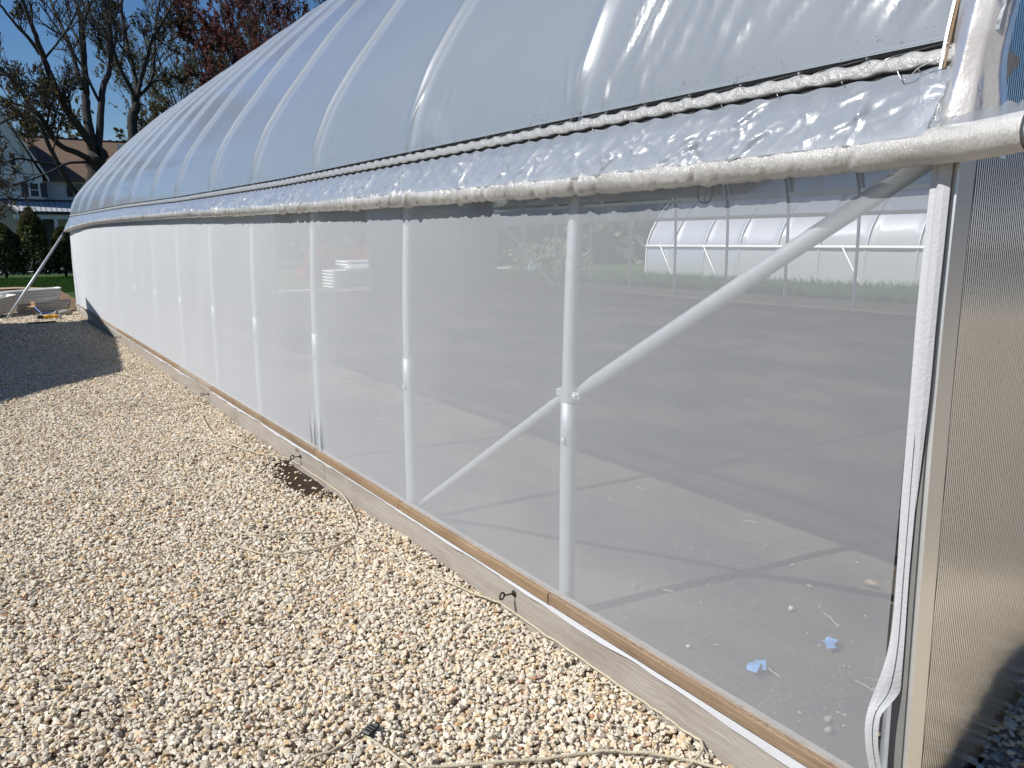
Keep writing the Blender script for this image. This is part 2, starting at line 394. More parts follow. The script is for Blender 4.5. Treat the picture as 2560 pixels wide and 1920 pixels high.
M_BLACKP = simple('black_plastic', (0.022, 0.022, 0.024), 0.5, 0, 0.2, 20)
M_YELP = simple('yellow_plastic', (0.72, 0.36, 0.02), 0.45, 0, 0.08, 20)
M_BLUEP = simple('blue_plastic', (0.045, 0.12, 0.36), 0.45, 0, 0.15, 20)
M_BLUET = simple('pale_blue_tape', (0.16, 0.36, 0.70), 0.6, 0, 0.1, 30)
M_CARD = simple('cardboard', (0.42, 0.29, 0.16), 0.85, 0, 0.12, 20)
M_ROCK = simple('field_stone', (0.34, 0.31, 0.28), 0.85, 0, 0.25, 12, 0.4)
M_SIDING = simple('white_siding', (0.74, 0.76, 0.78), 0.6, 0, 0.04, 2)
M_TRIM = simple('white_trim', (0.74, 0.75, 0.76), 0.5, 0, 0.03, 3)
M_NAVY = simple('dark_trim', (0.03, 0.035, 0.05), 0.5, 0, 0.1, 5)
M_METROOF = simple('pale_metal_roof', (0.52, 0.55, 0.57), 0.4, 0.2, 0.05, 3)
M_PANE = simple('window_glass', (0.05, 0.06, 0.07), 0.08, 0, 0.1, 2)
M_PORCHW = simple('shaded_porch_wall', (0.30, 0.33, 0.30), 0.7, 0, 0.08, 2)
M_LEAFLIT = simple('dry_leaf', (0.34, 0.25, 0.17), 0.8, 0, 0.2, 30)
M_STRAW = simple('dry_straw', (0.52, 0.45, 0.30), 0.8, 0, 0.2, 30)
def shingles():
    t = NT('brown_shingles'); b = t.n('TexBrick'); t.l(t.pos((1, 1, 1)), b.inputs['Vector'])
    p = t.pos(); n = t.noise(p, 4, 4)
    w = t.n('TexWave', wave_type='BANDS', bands_direction='Z', wave_profile='SAW'); t.l(p, w.inputs['Vector']); w.inputs['Scale'].default_value = 2.4
    c = t.mixc(n, (0.13, 0.09, 0.065), (0.22, 0.155, 0.115)); c = t.mixc(t.math('MULTIPLY', w.outputs['Fac'], 0.3), c, (0.08, 0.055, 0.04))
    return t.done(t.pbr(c, 0.9, 0, t.bump(w.outputs['Fac'], 0.5, 0.02), 0.2))
M_SHING = shingles()

# ------------------------------------------------------------------ greenhouse shape
XC, XN, XFAR = 6.195, 1.61, 10.78
NB = 14
YN = np.array([.83, 2.05, 3.27, 4.49, 5.71, 6.93, 8.25, 9.55, 10.95, 12.40, 13.90, 15.50, 16.90, 18.40])
YF = 0.61 + 1.22*np.arange(NB)
def yat(u, X):
    """bay number u and X -> Y (the far end is not quite square)"""
    k = np.arange(NB); a = np.interp(u, k, YN) + np.minimum(u, 0)*1.22 + np.maximum(np.asarray(u)-13, 0)*1.4
    b = np.interp(u, k, YF) + np.minimum(u, 0)*1.22 + np.maximum(np.asarray(u)-13, 0)*1.22
    t = (np.asarray(X)-XN)/(XFAR-XN); return a + (b-a)*t
def lift(Y, Z, X):
    return np.interp(Y, [5, 8, 11.4, 18.3, 19.5], [0, .03, .09, .16, .17])*sst(0.3, 1.5, Z)*(1-sst(1.75, 2.9, Z)) + 0.28*(np.asarray(X)-XN)/(XFAR-XN)
_half = curve([(1.605, -.35), (1.600, 0), (1.600, .6), (1.605, 1.0), (1.622, 1.35), (1.66, 1.65), (1.765, 1.94), (1.89, 2.15), (2.05, 2.37),
               (2.42, 2.83), (2.92, 3.30), (3.6, 3.86), (4.4, 4.34), (5.3, 4.70), (6.195, 4.86)], 10)
PROF = np.vstack([_half, np.stack([2*XC-_half[-2::-1, 0], _half[-2::-1, 1]], 1)])
PS = np.concatenate([[0], np.cumsum(np.linalg.norm(np.diff(PROF, axis=0), axis=1))])
def prof(s): return np.stack([np.interp(s, PS, PROF[:, 0]), np.interp(s, PS, PROF[:, 1])], -1)
def profn(s):
    d = prof(np.asarray(s)+.02)-prof(np.asarray(s)-.02); d /= np.linalg.norm(d, axis=-1)[..., None]
    return np.stack([-d[..., 1], d[..., 0]], -1)          # points outward
def s_of_z(z, far=False):
    h = len(_half); s = np.interp(z, PROF[:h, 1], PS[:h]); return PS[-1]-s if far else s
def px_of_z(z): return np.interp(z, PROF[:len(_half), 1], PROF[:len(_half), 0])

GH = empty('greenhouse', (6.2, 0.83, -0.18), 'long arched plastic greenhouse with white netting side, galvanised bows and grey baseboard', 'greenhouse')

# bows, one part each
def bow_points(k, s0, s1, n, inset):
    s = np.linspace(s0, s1, n); p = prof(s)-profn(s)*inset
    Y = yat(k, p[:, 0]); return np.stack([p[:, 0], Y, p[:, 1]+lift(Y, p[:, 1], p[:, 0])], 1)
S_A, S_B = s_of_z(-.30), s_of_z(-.12, True)
for k in range(NB):
    m = MB(); m.tube(bow_points(k, S_A, S_B, 120, .032), .0235, 14)
    b = m.build('bow', M_GALV, GH, True)
    m = MB(); sl = bow_points(k, S_A, s_of_z(.695), 10, .032); m.tube(sl, .0275, 14)          # the ground post the bow slips into
    m.build('ground_post', M_GALV, b, True)
    m = MB(); p = bow_points(k, s_of_z(.56), s_of_z(.58), 2, .032)[0]
    m.lathe([(.012, 0), (.012, .006), (.007, .009)], 8, Matrix.Translation(p+np.array([-.027, -.008, 0])) @ Matrix.Rotation(-math.pi/2, 4, 'Y'))
    m.build('bolt', M_GALV, b, True)
# diagonal brace at the near corner
def brace(a, b, r, name='brace'):
    m = MB(); a = np.array(a); b = np.array(b); d = (b-a)/np.linalg.norm(b-a)
    P = [a, a+d*.02, a+d*.09, b-d*.09, b-d*.02, b]; m.tube(P, [r*.55, r*.75, r, r, r*.75, r*.55], 14)
    return m.build(name, M_GALV, GH, True)
cl = np.array([1.635, 2.05, .72])
brace(cl+np.array([0.015, -.035, .012]), (1.70, .80, 1.475), .0225)
brace(cl+np.array([0.015, .04, -.012]), (1.66, 3.24, -.03), .0175)
m = MB(); m.tube([cl+np.array([0, 0, -.024]), cl+np.array([0, 0, .024])], .032, 14)
m.cbox(cl+np.array([-.012, -.062, -.014]), cl+np.array([.012, .062, .014]), .004)
c_ = m.build('brace_clamp', M_GALV, GH)
m = MB(); m.lathe([(.011, 0), (.011, .008), (.006, .012)], 6, Matrix.Translation(cl+np.array([-.012, -.047, 0])) @ Matrix.Rotation(-math.pi/2, 4, 'Y')); m.build('bolt', M_GALV, c_)
brace((10.72, 16.40, 1.80), (10.72, 14.03, .22), .024); brace((10.72, 14.85, 1.78), (10.72, 14.45, 1.60), .024)
# purlins
for s_, r_ in ((s_of_z(3.4), .02), (PS[-1]/2, .022), (PS[-1]-s_of_z(3.4), .02)):
    u = np.linspace(0, 13, 40); p = prof(s_)-profn(s_)*.075
    Y = yat(u, p[0]); m = MB(); m.tube(np.stack([np.full(40, p[0]), Y, p[1]+lift(Y, p[1], p[0])], 1), r_, 8); m.build('purlin', M_GALV, GH, True)

# roof film, drawn tight over the bows
def bay_grid(fine_to, step0, step1):
    us = []
    for k in range(13):
        n = max(6, int((YN[k+1]-YN[k])/(step0 if YN[k] < fine_to else step1)))
        t = np.linspace(0, 1, n, endpoint=False); t = t - 0.10*np.sin(2*np.pi*t)       # finer near the bows
        us.append(k+t)
    return np.concatenate([[-.045], np.concatenate(us), [13.0, 13.05]])
U = bay_grid(6, .011, .03)
sA, sB = s_of_z(1.632), s_of_z(1.632, True)
Sg = np.concatenate([sA+np.linspace(0, .55, 34), sA+np.linspace(.58, 1.6, 26), np.linspace(sA+1.7, PS[-1]/2, 30), np.linspace(PS[-1]/2+.2, sB, 40)])
UU, SS = np.meshgrid(U, Sg, indexing='ij'); Pg = prof(SS); Ng = profn(SS)
near = np.interp(UU, np.arange(NB), YN)
bay = np.diff(YN)[np.clip(np.floor(UU).astype(int), 0, 12)]
fr = (UU-np.floor(UU)); dy = np.minimum(fr, 1-fr)*bay
fade = sst(0, .16, SS-sA)
rid = 0.027*np.exp(-np.sqrt(dy**2+.008**2)/.032) - 0.002*np.sin(np.pi*fr)*fade
off = rid*fade + 0.004
# creases: each one a thin ridge running up from the track
cr = np.random.default_rng(3)
def crease(y0, s0, ang, length, w, amp):
    global off
    ca, sa_ = math.cos(ang), math.sin(ang)
    a = (near-y0)*ca + (SS-sA-s0)*sa_; b = -(near-y0)*sa_ + (SS-sA-s0)*ca
    g = amp*np.exp(-(b/w)**2)*sst(0, .25*length, a)*sst(length, .35*length, a)
    off = off + g
for _ in range(95):                       # near end, pulled towards the corner
    y0 = 0.80 + 1.15*cr.random()**1.6; crease(y0, .0+.25*cr.random(), math.pi/2+.62*(1-cr.random()*.5)*(1.0 if y0 < 1.5 else .6), .15+.55*cr.random(), .005+.010*cr.random(), (.003+.007*cr.random())*cr.choice([1, 1, -1]))
for k in range(1, 13):                    # short puckers below each bow
    for _ in range(12):
        y0 = YN[k] - .42*cr.random()+.05; crease(y0, .0, math.pi/2+.15*cr.normal(), .10+.30*cr.random(), .006+.008*cr.random(), .003+.004*cr.random())
for _ in range(50):
    y0 = 2+15*cr.random(); crease(y0, 0, math.pi/2+.25*cr.normal(), .05+.25*cr.random(), .008+.01*cr.random(), .0025)
off = off + .004*noise1(near*1.3+SS*.8, 11)*fade
Xg = Pg[..., 0]+Ng[..., 0]*off; Zg = Pg[..., 1]+Ng[..., 1]*off; Yg = yat(UU, Pg[..., 0])
Zg = Zg + lift(Yg, Pg[..., 1], Pg[..., 0])
G = np.stack([Xg, Yg, Zg], -1); a, b = G.shape[:2]; ii = np.arange(a*b).reshape(a, b)
Fq = np.stack([ii[:-1, :-1], ii[:-1, 1:], ii[1:, 1:], ii[1:, :-1]], -1).reshape(-1, 4)
soup('roof_film', G.reshape(-1, 3), Fq, M_ROOF, GH, True)

# film locking track: two slots with a band of film between, wire showing through
yt = np.unique(np.concatenate([np.arange(.835, 7, .006), np.arange(7, 18.45, .014)]))
def zt(Y): return lift(Y, 1.6, XN)
def strip(rows, ys, name, mat, smooth=True, parent=GH):
    """rows: list of (x offset from profile outward, z, wobble) functions of Y"""
    P = np.stack([np.stack([np.broadcast_to(x, ys.shape), ys, np.broadcast_to(z, ys.shape)], -1) for x, z in rows], 1)
    m_ = P.reshape(-1, 3); n_, k_ = P.shape[:2]; q = np.arange(n_*k_).reshape(n_, k_)
    return soup(name, m_, np.stack([q[:-1, :-1], q[1:, :-1], q[1:, 1:], q[:-1, 1:]], -1).reshape(-1, 4), mat, parent, smooth)
def xo(z): return px_of_z(z)
L = zt(yt)
per = .088*(1+.05*noise1(yt, 5, 2)); ph = np.cumsum(np.gradient(yt)/per)*2*np.pi
sc1 = .0042*np.clip(np.sin(ph), -.3, 1)+.0015*noise1(yt, 21, 30); sc2 = .0042*np.clip(np.sin(ph+2.0), -.4, 1)+.0015*noise1(yt, 22, 30)
xw = .0015*noise1(yt, 23, 40)
TR = strip([(xo(1.645)+.006, 1.645+L), (xo(1.62)+.016, 1.634+L), (xo(1.62)+.018, 1.614+L)], yt, 'upper_slot', M_SLOT)
strip([(xo(1.59)-.002, 1.592+L), (xo(1.585)-.001, 1.584+L), (xo(1.58)-.004, 1.568+L)], yt, 'lower_slot', M_SLOT)
strip([(xo(1.645)-.003, 1.643+L), (xo(1.64)-.0055, 1.6385+L+.001*noise1(yt, 9, 25)), (xo(1.64)-.002, 1.6355+L+.0015*noise1(yt, 9, 25))], yt, 'upper_lip', M_ROOF)
strip([(xo(1.62)+.010, 1.6205+L+sc1), (xo(1.62)-.008+xw, 1.6195+L+sc1), (xo(1.61)-.0115+xw, 1.612+L+.4*sc1), (xo(1.60)-.0125-xw, 1.601+L+.2*sc2),
       (xo(1.60)-.0140-xw, 1.592+L+.5*sc2), (xo(1.60)-.012, 1.5885+L+.6*sc2), (xo(1.6)+.006, 1.5885+L+.5*sc2)], yt, 'track_band', M_BAND)
# spring wire: short bright crossings where it dips in and out of the slots
for zb, st in ((1.6245, 0), (1.5825, .05)):
    pts = []
    for y in np.arange(.86+st, 2.6, .171):
        zz = zb+float(zt(y)); x = float(xo(zb)); pts += [(x+.008, y-.040, zz+.001), (x+.006, y-.006, zz-.007), (x-.0185, y-.003, zz-.006), (x-.019, y+.004, zz+.003), (x+.006, y+.008, zz+.007)]
    m = MB(); m.tube(pts, .0008, 5); m.build('wiggle_wire', M_WIRE, GH, True)
m = MB(); m.tube(curve([(1.628, .955, 1.592), (1.617, .95, 1.585), (1.613, .938, 1.567), (1.616, .93, 1.564), (1.612, .915, 1.572), (1.612, .90, 1.583), (1.616, .86, 1.595)], 6), .0012, 6); m.build('wiggle_wire', M_WIRE, GH, True)

# roll-up bar wrapped in film and the creased curtain above it
by = np.array([.50, .68, .76, .96, 1.90, 3.54, 5.34, 7.88, 10.2, 12.63, 14.2, 15.24, 16.4, 17.4, 18.45]); bz = np.array([1.402, 1.398, 1.39, 1.384, 1.379, 1.394, 1.417, 1.458, 1.487, 1.508, 1.514, 1.508, 1.49, 1.47, 1.43])+.033
def barz(Y): return np.interp(Y, by, bz)
def barx(Y): return px_of_z(1.37)-.052-.03*sst(15, 18.4, Y)
RB = .036
yc = np.unique(np.concatenate([np.arange(.84, 6.5, .007), np.arange(6.5, 18.4, .014)]))
tc = np.linspace(0, 1, 22)
YC, TC = np.meshgrid(yc, tc, indexing='ij')
ztop = 1.5795+zt(YC)+.0032*np.sin(YC*71+2)+.002*noise1(YC, 88, 30); xtop = xo(1.575)-.008; zbot = barz(YC)+RB*.55; xbot = barx(YC)-RB*.86
Xc = xtop+(xbot-xtop)*TC; Zc = ztop+(zbot-ztop)*TC
Xc = Xc-.006*np.sin(np.pi*TC)*(1+.8*noise1(YC, 31, 1.2))                                   # hangs slack between
fold = np.zeros_like(Xc); cr2 = np.random.default_rng(12)
nfold = 760
for i in range(nfold):
    y0 = .85+17.5*cr2.random()**1.25; lean = cr2.normal(.10, .09)*(1 if y0 > 3.4 else 1.9); t0 = cr2.uniform(-.1, .6); ln = cr2.uniform(.3, 1.0)
    wv = (.004+.007*cr2.random())*(1+.03*y0); am = cr2.uniform(.002, .0075)*cr2.choice([1, 1, -1])
    sl = (yc > y0-.5) & (yc < y0+.5)
    yy = YC[sl]-(y0+lean*(TC[sl]-.5)); fold[sl] += am*np.exp(-(yy/wv)**2)*sst(0, .2, TC[sl]-t0)*sst(0, .2, t0+ln-TC[sl])
fold += .0035*noise1(YC*1.0+TC*.25, 33, 22)*(.4+.6*np.sin(np.pi*TC))
fold *= sst(0, .06, TC)*.9+.1
Xc = Xc-fold; P = np.stack([Xc, YC, Zc], -1); a, b = P.shape[:2]; q = np.arange(a*b).reshape(a, b)
soup('curtain_film', P.reshape(-1, 3), np.stack([q[:-1, :-1], q[1:, :-1], q[1:, 1:], q[:-1, 1:]], -1).reshape(-1, 4), M_CURT, GH, True)
# the bar itself
yb = np.unique(np.concatenate([np.arange(.668, 6.5, .0055), np.arange(6.5, 18.46, .011)])); nb_ = 30
an = np.linspace(0, 2*np.pi, nb_, endpoint=False); YB, AN = np.meshgrid(yb, an, indexing='ij')
gather = sst(1.6, 2.4, YB)*.75+.25
rr = RB+gather*(.0024*noise1(YB+.010*AN, 41, 42)+.0010*noise1(YB-.02*AN, 42, 90))+.0012*noise1(AN*1.0+YB*2, 43, 3)
cr3 = np.random.default_rng(5)
for i in range(430):
    y0 = 1.0+17*cr3.random()**1.2; tw = cr3.normal(.018, .012); w = .005+.009*cr3.random(); am = cr3.uniform(.003, .0095)*cr3.choice([1, -1, -1])*(.55 if y0 < 1.9 else 1); a0 = cr3.uniform(0, 6.28)
    sl = (yb > y0-.2) & (yb < y0+.2); A_ = AN[sl]
    rr[sl] += am*np.exp(-((YB[sl]-y0-tw*np.sin(A_-a0))/w)**2)*(.5+.5*np.cos(A_-a0))
Xb = barx(YB)+rr*np.cos(AN); Zb = barz(YB)+rr*np.sin(AN)
P = np.stack([Xb, YB, Zb], -1); a, b = P.shape[:2]; q = np.arange(a*b).reshape(a, b); qn = np.roll(q, -1, 1)
RBAR = soup('roll_bar', P.reshape(-1, 3), np.stack([q[:-1], q[1:], qn[1:], qn[:-1]], -1).reshape(-1, 4), M_WRAP, GH, True)
m = MB(); ye = np.linspace(.62, .70, 4); m.tube(np.stack([barx(ye)+0*ye, ye, barz(ye)], 1), .026, 16); m.build('bar_end_pipe', M_GALV, RBAR, True)

# ragged edge of film sticking up along the bar end
yr = np.linspace(.675, .86, 60); rows = []
for t in np.linspace(0, 1, 8):
    hgt = .030*(.45+.55*np.abs(noise1(yr, 160, 30)))*sst(.86, .80, yr)
    rows.append(np.stack([barx(yr)-.012-.006*t+.004*noise1(yr+t*.02, 161, 40)*t, yr, barz(yr)+RB*.93+hgt*t], 1))
m = MB(); m.grid(np.stack(rows, 1)); m.build('ragged_film_edge', M_CURT, RBAR)
# netting on the near side
ys = np.unique(np.concatenate([np.arange(.845, 6, .02), np.arange(6, 18.41, .06), np.arange(4.2, 4.75, .008)])); zs = np.concatenate([np.linspace(-.004, .2, 12), np.linspace(.24, 1.545, 24)])
YS, ZS = np.meshgrid(ys, zs, indexing='ij'); Xs = px_of_z(ZS)-.012
Xs = Xs + .004*noise1(YS*.8+ZS*.4, 51, 2)*np.sin(np.pi*np.clip(ZS/1.5, 0, 1))
for y0, am in ((4.36, .018), (4.42, -.012), (4.47, .012), (4.53, -.008)):                     # gathers where a batten end pinches it
    Xs = Xs-am*np.exp(-((YS-y0-.05*ZS)/.014)**2)*sst(.24, .02, ZS)
Zs = ZS+zt(YS)*sst(.3, 1.5, ZS); P = np.stack([Xs, YS, Zs], -1); a, b = P.shape[:2]; q = np.arange(a*b).reshape(a, b)
soup('side_netting', P.reshape(-1, 3), np.stack([q[:-1, :-1], q[1:, :-1], q[1:, 1:], q[:-1, 1:]], -1).reshape(-1, 4), M_NET, GH, True)

# baseboard, battens, hem
for y0, y1, zz in ((.62, 4.30, 0), (4.303, 9.1, .002), (9.103, 13.9, -.001), (13.903, 18.5, .001)):
    m = MB(); m.cbox((1.575, y0, -.34), (1.613, y1, -.006+zz), .004); m.build('baseboard', M_BOARD, GH)
joints = [.60, 2.06, 3.26, 4.40, 5.02, 6.95, 8.3, 9.6, 11.0, 12.4, 13.9, 15.4, 16.9, 18.5]
mats = [M_BAT_BROWN, M_BAT_GOLD, M_BAT_GOLD, M_BAT_BROWN, M_BAT_BROWN, M_BAT_GREY, M_BAT_GOLD, M_BAT_BROWN, M_BAT_GOLD, M_BAT_GREY, M_BAT_BROWN, M_BAT_GOLD, M_BAT_GREY]
for i in range(13):
    dz = cr.normal()*.0015; dx = cr.normal()*.001
    m = MB(); m.cbox((1.5535+dx, joints[i]+.0012, -.038+dz), (1.5735+dx*.5, joints[i+1]-.0012, .002+dz), .003); m.build('batten', mats[i], GH)
hy = np.arange(.80, 18.4, .02); hw = .015+.011*noise1(hy, 61, 1.6)+.003*noise1(hy, 62, 9)
hw = hw+.022*sst(1.5, .9, hy)+.010*np.exp(-((hy-1.9)/.16)**2)
strip([(1.5715, -.036+0*hy), (1.567-.003*noise1(hy, 63, 5), -.044-.5*hw), (1.564-.006*np.abs(noise1(hy, 64, 4)), -.042-np.clip(hw, .010, .07))], hy, 'netting_hem', simple('white_cloth', (0.47, 0.475, 0.49), 0.85, 0, 0.03, 30, 0.2))
M_CLOTH = MATS['white_cloth']
# eye bolts in the board
for Yh, zh in ((2.30, -.098), (4.72, -.115), (7.13, -.10), (12.3, -.11)):
    m = MB(); p = np.array([1.573, Yh, zh])
    m.tube([p, p+np.array([-.040, .004, .002])], .0035, 8)
    aa = np.linspace(0, 2*np.pi, 18, endpoint=False)
    m.tube(np.stack([p[0]-.052+.013*np.cos(aa), p[1]+.006+.004*np.cos(aa), p[2]+.001+.013*np.sin(aa)], 1), .0036, 7, closed=True)
    m.lathe([(.013, 0), (.013, .003), (.006, .005)], 14, Matrix.Translation(p) @ Matrix.Rotation(-math.pi/2, 4, 'Y'))
    m.build('eye_bolt', M_IRON, GH, True)

# far side: board, hip track, half-rolled curtain
def farline(z, dx, k0=0, k1=13, n=40):
    u = np.linspace(k0, k1, n); Y = yat(u, np.full(n, XFAR)); return np.stack([np.full(n, XFAR+dx), Y, np.full(n, z)], 1)
m = MB(); yA, yB = float(yat(0, XFAR)), float(yat(13, XFAR))
m.cbox((10.79, yA, .02), (10.83, yB, .335), .004); m.build('far_baseboard', M_BAT_GREY, GH)
m = MB(); m.cbox((10.70, 3.2, .165), (10.785, 11.7, .215), .004); m.build('ledger_board', M_BAT_GREY, GH)
m = MB(); m.cbox((10.69, yA, 1.905), (10.73, yB, 1.975), .004); m.build('hip_track', M_ALU, GH)
P = np.stack([np.stack([np.full(160, 10.77+.01*t), np.linspace(yA, yB, 160), 1.92-.30*t+.004*noise1(np.linspace(0, 15, 160), 71, 8)*t], 1) for t in np.linspace(0, 1, 8)], 1)
m = MB(); m.grid(P); m.build('far_curtain_film', M_CURT, GH, True)
m = MB(); m.tube(farline(1.615, .0), .03, 12); m.build('far_roll_bar', M_WRAP, GH, True)

# near end wall, twin-wall sheet set in a frame
def archpts(inset, n=60):
    s = np.linspace(s_of_z(-.10), s_of_z(-.10, True), n); p = prof(s)-profn(s)*inset
    return np.stack([p[:, 0], p[:, 1]+lift(.8, p[:, 1], p[:, 0])], 1)
pa = archpts(.063, 90); YE = .815
m = MB()
nx = 220; xs_ = np.linspace(pa[:, 0].min()+.001, pa[:, 0].max()-.001, nx)
mid = len(pa)//2
V = []
xl = np.interp(np.linspace(-.27, pa[mid, 1], 90), pa[:mid+1, 1], pa[:mid+1, 0]); zl = np.linspace(-.27, pa[mid, 1], 90)
xr = np.interp(zl, pa[mid:, 1][::-1], pa[mid:, 0][::-1])
P = np.stack([np.stack([xl+(xr-xl)*t, YE-(xl+(xr-xl)*t-1.61)*.024, zl], 1) for t in np.linspace(0, 1, 60)], 1)
m.grid(P); END = m.build('end_wall_sheet', M_POLY, GH)
# posts and rails behind the sheet
m = MB()
for x in (3.0, 4.6, 6.2, 7.8, 9.4):
    zt_ = np.interp(x, pa[:mid+1, 0], pa[:mid+1, 1]) if x < XC else np.interp(2*XC-x, pa[:mid+1, 0], pa[:mid+1, 1]); m.box((x-.025, .85, -.1), (x+.025, .90, zt_-.02))
m.box((1.70, .85, .95), (10.6, .885, .99)); m.box((1.70, .85, 2.3), (10.6, .885, 2.34)); m.build('end_wall_frame', M_GALV, GH)
def edge_strip(off0, off1, y0, y1, z0, z1, name, mat, n=40, dz=0):
    z = np.linspace(z0, z1, n); x0 = px_of_z(z)+off0; x1 = px_of_z(z)+off1; m_ = MB()
    P_ = np.stack([np.stack([x0, np.full(n, y1), z], 1), np.stack([x0, np.full(n, y0), z], 1), np.stack([x1, np.full(n, y0), z], 1), np.stack([x1, np.full(n, y1), z], 1)], 1)
    m_.grid(P_); return m_.build(name, mat, GH)
def yedge(z): return .806-.026*(1.3-np.asarray(z))/1.3
def corner(off0, off1, dy0, depth, z0, z1, name, mat, n=60):
    z = np.linspace(z0, z1, n); x0 = px_of_z(z)+off0; x1 = px_of_z(z)+off1; y = yedge(z)+dy0; m_ = MB()
    m_.grid(np.stack([np.stack([x0, y+depth, z], 1), np.stack([x0+.0015, y, z], 1), np.stack([x1-.0015, y, z], 1), np.stack([x1, y+depth, z], 1)], 1)); return m_.build(name, mat, GH)
corner(-.016, -.003, .006, .03, -.34, 1.45, 'channel_groove', simple('shadow_grey_metal', (0.22, 0.22, 0.21), 0.6, 0.3, 0.1, 20))
corner(-.010, .056, -.004, .03, -.34, 1.46, 'corner_channel', M_ALU)
corner(.056, .076, .004, .03, -.34, 1.43, 'gasket_edge', M_GASKET)
corner(.050, .058, .000, .02, 1.62, 2.7, 'gasket_edge', simple('dull_dark_rubber', (0.03, 0.032, 0.04), 0.95, 0, 0.2, 30, 0, 0.0))
# netting gathered round the corner post, loose at the foot
z = np.linspace(-.09, 1.44, 160); P_z = px_of_z(z); f_ = np.exp(-((z-.18)/np.where(z > .18, .115, .17))**2)
XL = P_z-.022-.055*f_; YL = yedge(z)+.044+.016*f_; cut = sst(.27, .21, z); upw = sst(.5, 1.2, z)*.004
XR = (P_z-.020)*(1-cut)+(XL+.006)*cut; YR = (yedge(z)+.016-upw)*(1-cut)+(YL-.028)*cut
rows = []
for t, o_ in ((0, 0), (.30, -.0015), (.55, -.001), (.58, .0035), (.62, .0035), (.66, -.002), (1, -.0005)):
    rows.append(np.stack([XL+(XR-XL)*t+o_+.0012*noise1(z+t*.05, 80, 5), YL+(YR-YL)*t+.0010*noise1(z, 81+int(t*8), 6), z], 1))
m = MB(); m.grid(np.stack(rows, 1)); m.build('netting_corner_wrap', M_CLOTH, GH)
z2 = np.linspace(.62, 1.44, 90); k2 = sst(.62, .95, z2); rows = []
for bx, byy in ((-.024, .030), (-.031, .022), (-.028, .012), (-.022, .003), (-.016, .006)):
    rows.append(np.stack([px_of_z(z2)-.020+(bx+.020)*k2+.0018*noise1(z2, 90, 4), yedge(z2)+.016+(byy-.016)*k2+.0015*noise1(z2, int(91+abs(bx)*900), 6), z2], 1))
m = MB(); m.grid(np.stack(rows, 1)); m.build('netting_fold', M_CLOTH, GH)
m = MB(); m.tube([(1.640, .845, -.3), (1.640, .845, 1.40)], .02, 12); m.build('corner_post', M_GALV, GH, True)

# film wrapped over the end arch, with a torn flap and crumpled clear tape
def skin(name, rows, mat, seed, amp, f):
    P_ = np.stack(rows, 1); r_ = np.random.default_rng(seed); a_, b_ = P_.shape[:2]
    A_, B_ = np.meshgrid(np.linspace(0, 1, a_), np.linspace(0, 1, b_), indexing='ij'); d_ = np.zeros_like(A_)
    for _ in range(40):
        an_ = r_.uniform(0, np.pi); c_ = r_.uniform(0, 1, 2); w_ = r_.uniform(.012, .05); ln_ = r_.uniform(.08, .35)
        x_ = (A_-c_[0])*math.cos(an_)*f+(B_-c_[1])*math.sin(an_); y_ = -(A_-c_[0])*math.sin(an_)*f+(B_-c_[1])*math.cos(an_)
        d_ += r_.uniform(-1, 1)*np.exp(-(x_/w_)**2-(y_/ln_)**2)
    P_[..., 0] -= d_*amp*.8; P_[..., 1] -= d_*amp*.7
    m_ = MB(); m_.grid(P_); return m_.build(name, mat, GH, True)
ze = np.linspace(1.395, 2.7, 170); pe = px_of_z(ze); rows = []
for t in np.linspace(0, 1, 34):
    a_ = np.interp(t, [0, .3, .55, .8, 1], [-.004, -.022, -.016, .012, .048]); b_ = np.interp(t, [0, .3, .55, .8, 1], [.050, .012, -.018, -.040, -.036])
    low = sst(1.60, 1.42, ze)
    rows.append(np.stack([pe+a_*(1+.25*low)-.004*np.sin(np.pi*2*t)+.006*noise1(ze+.3*t, 101, 3)-.020*low*(t < .6), yedge(1.3)+b_*(1+.5*low)+.004*noise1(ze-.2*t, 102, 4), ze], 1))
skin('end_film_wrap', rows, M_EDGE, 4, .005, 3)
def track_bit(off, y0, y1, z0, z1, name, mat):
    z_ = np.linspace(z0, z1, 50); x_ = px_of_z(z_)+off; m_ = MB()
    m_.grid(np.stack([np.stack([x_, np.full(50, y1), z_], 1), np.stack([x_-.006, np.full(50, y1-.001), z_], 1), np.stack([x_-.006, np.full(50, y0), z_], 1), np.stack([x_, np.full(50, y0-.001), z_], 1)], 1)); return m_.build(name, mat, GH)
track_bit(-.008, .866, .873, 1.555, 2.6, 'end_track_lip', M_ALU)
track_bit(-.007, .859, .865, 1.57, 2.6, 'end_track_slot', simple('rusty_slot', (0.22, 0.15, 0.09), 0.8, 0.2, 0.3, 40))
zq = np.linspace(1.42, 1.565, 50); rows = []
for t in np.linspace(0, 1, 26):
    rows.append(np.stack([px_of_z(zq)-.055+.045*sst(1.42, 1.57, zq)-.006*math.sin(math.pi*t), .915-.07*t+0*zq, zq+.008*np.sin(5*t)], 1))
skin('clear_tape_patch', rows, M_TAPE, 9, .007, 1)
zq = np.linspace(1.42, 1.63, 50); rows = []
for t in np.linspace(0, 1, 26):
    rows.append(np.stack([px_of_z(zq)+.030+.038*t*sst(1.42, 1.6, zq), .786-.012*math.sin(math.pi*t)+0*zq, zq], 1))
skin('end_film_flap', rows, M_EDGE, 14, .004, 1)
m = MB(); c0 = np.array([1.695, .778, 1.585]); V = [c0+np.array(v) for v in ((0, 0, .022), (.040, -.012, .004), (.032, -.010, -.012), (.010, -.004, -.035), (-.01, 0, -.06))]
m.add(V, [(0, 4, 3), (0, 3, 2), (0, 2, 1)]); m.build('torn_film_tip', M_EDGE, GH)

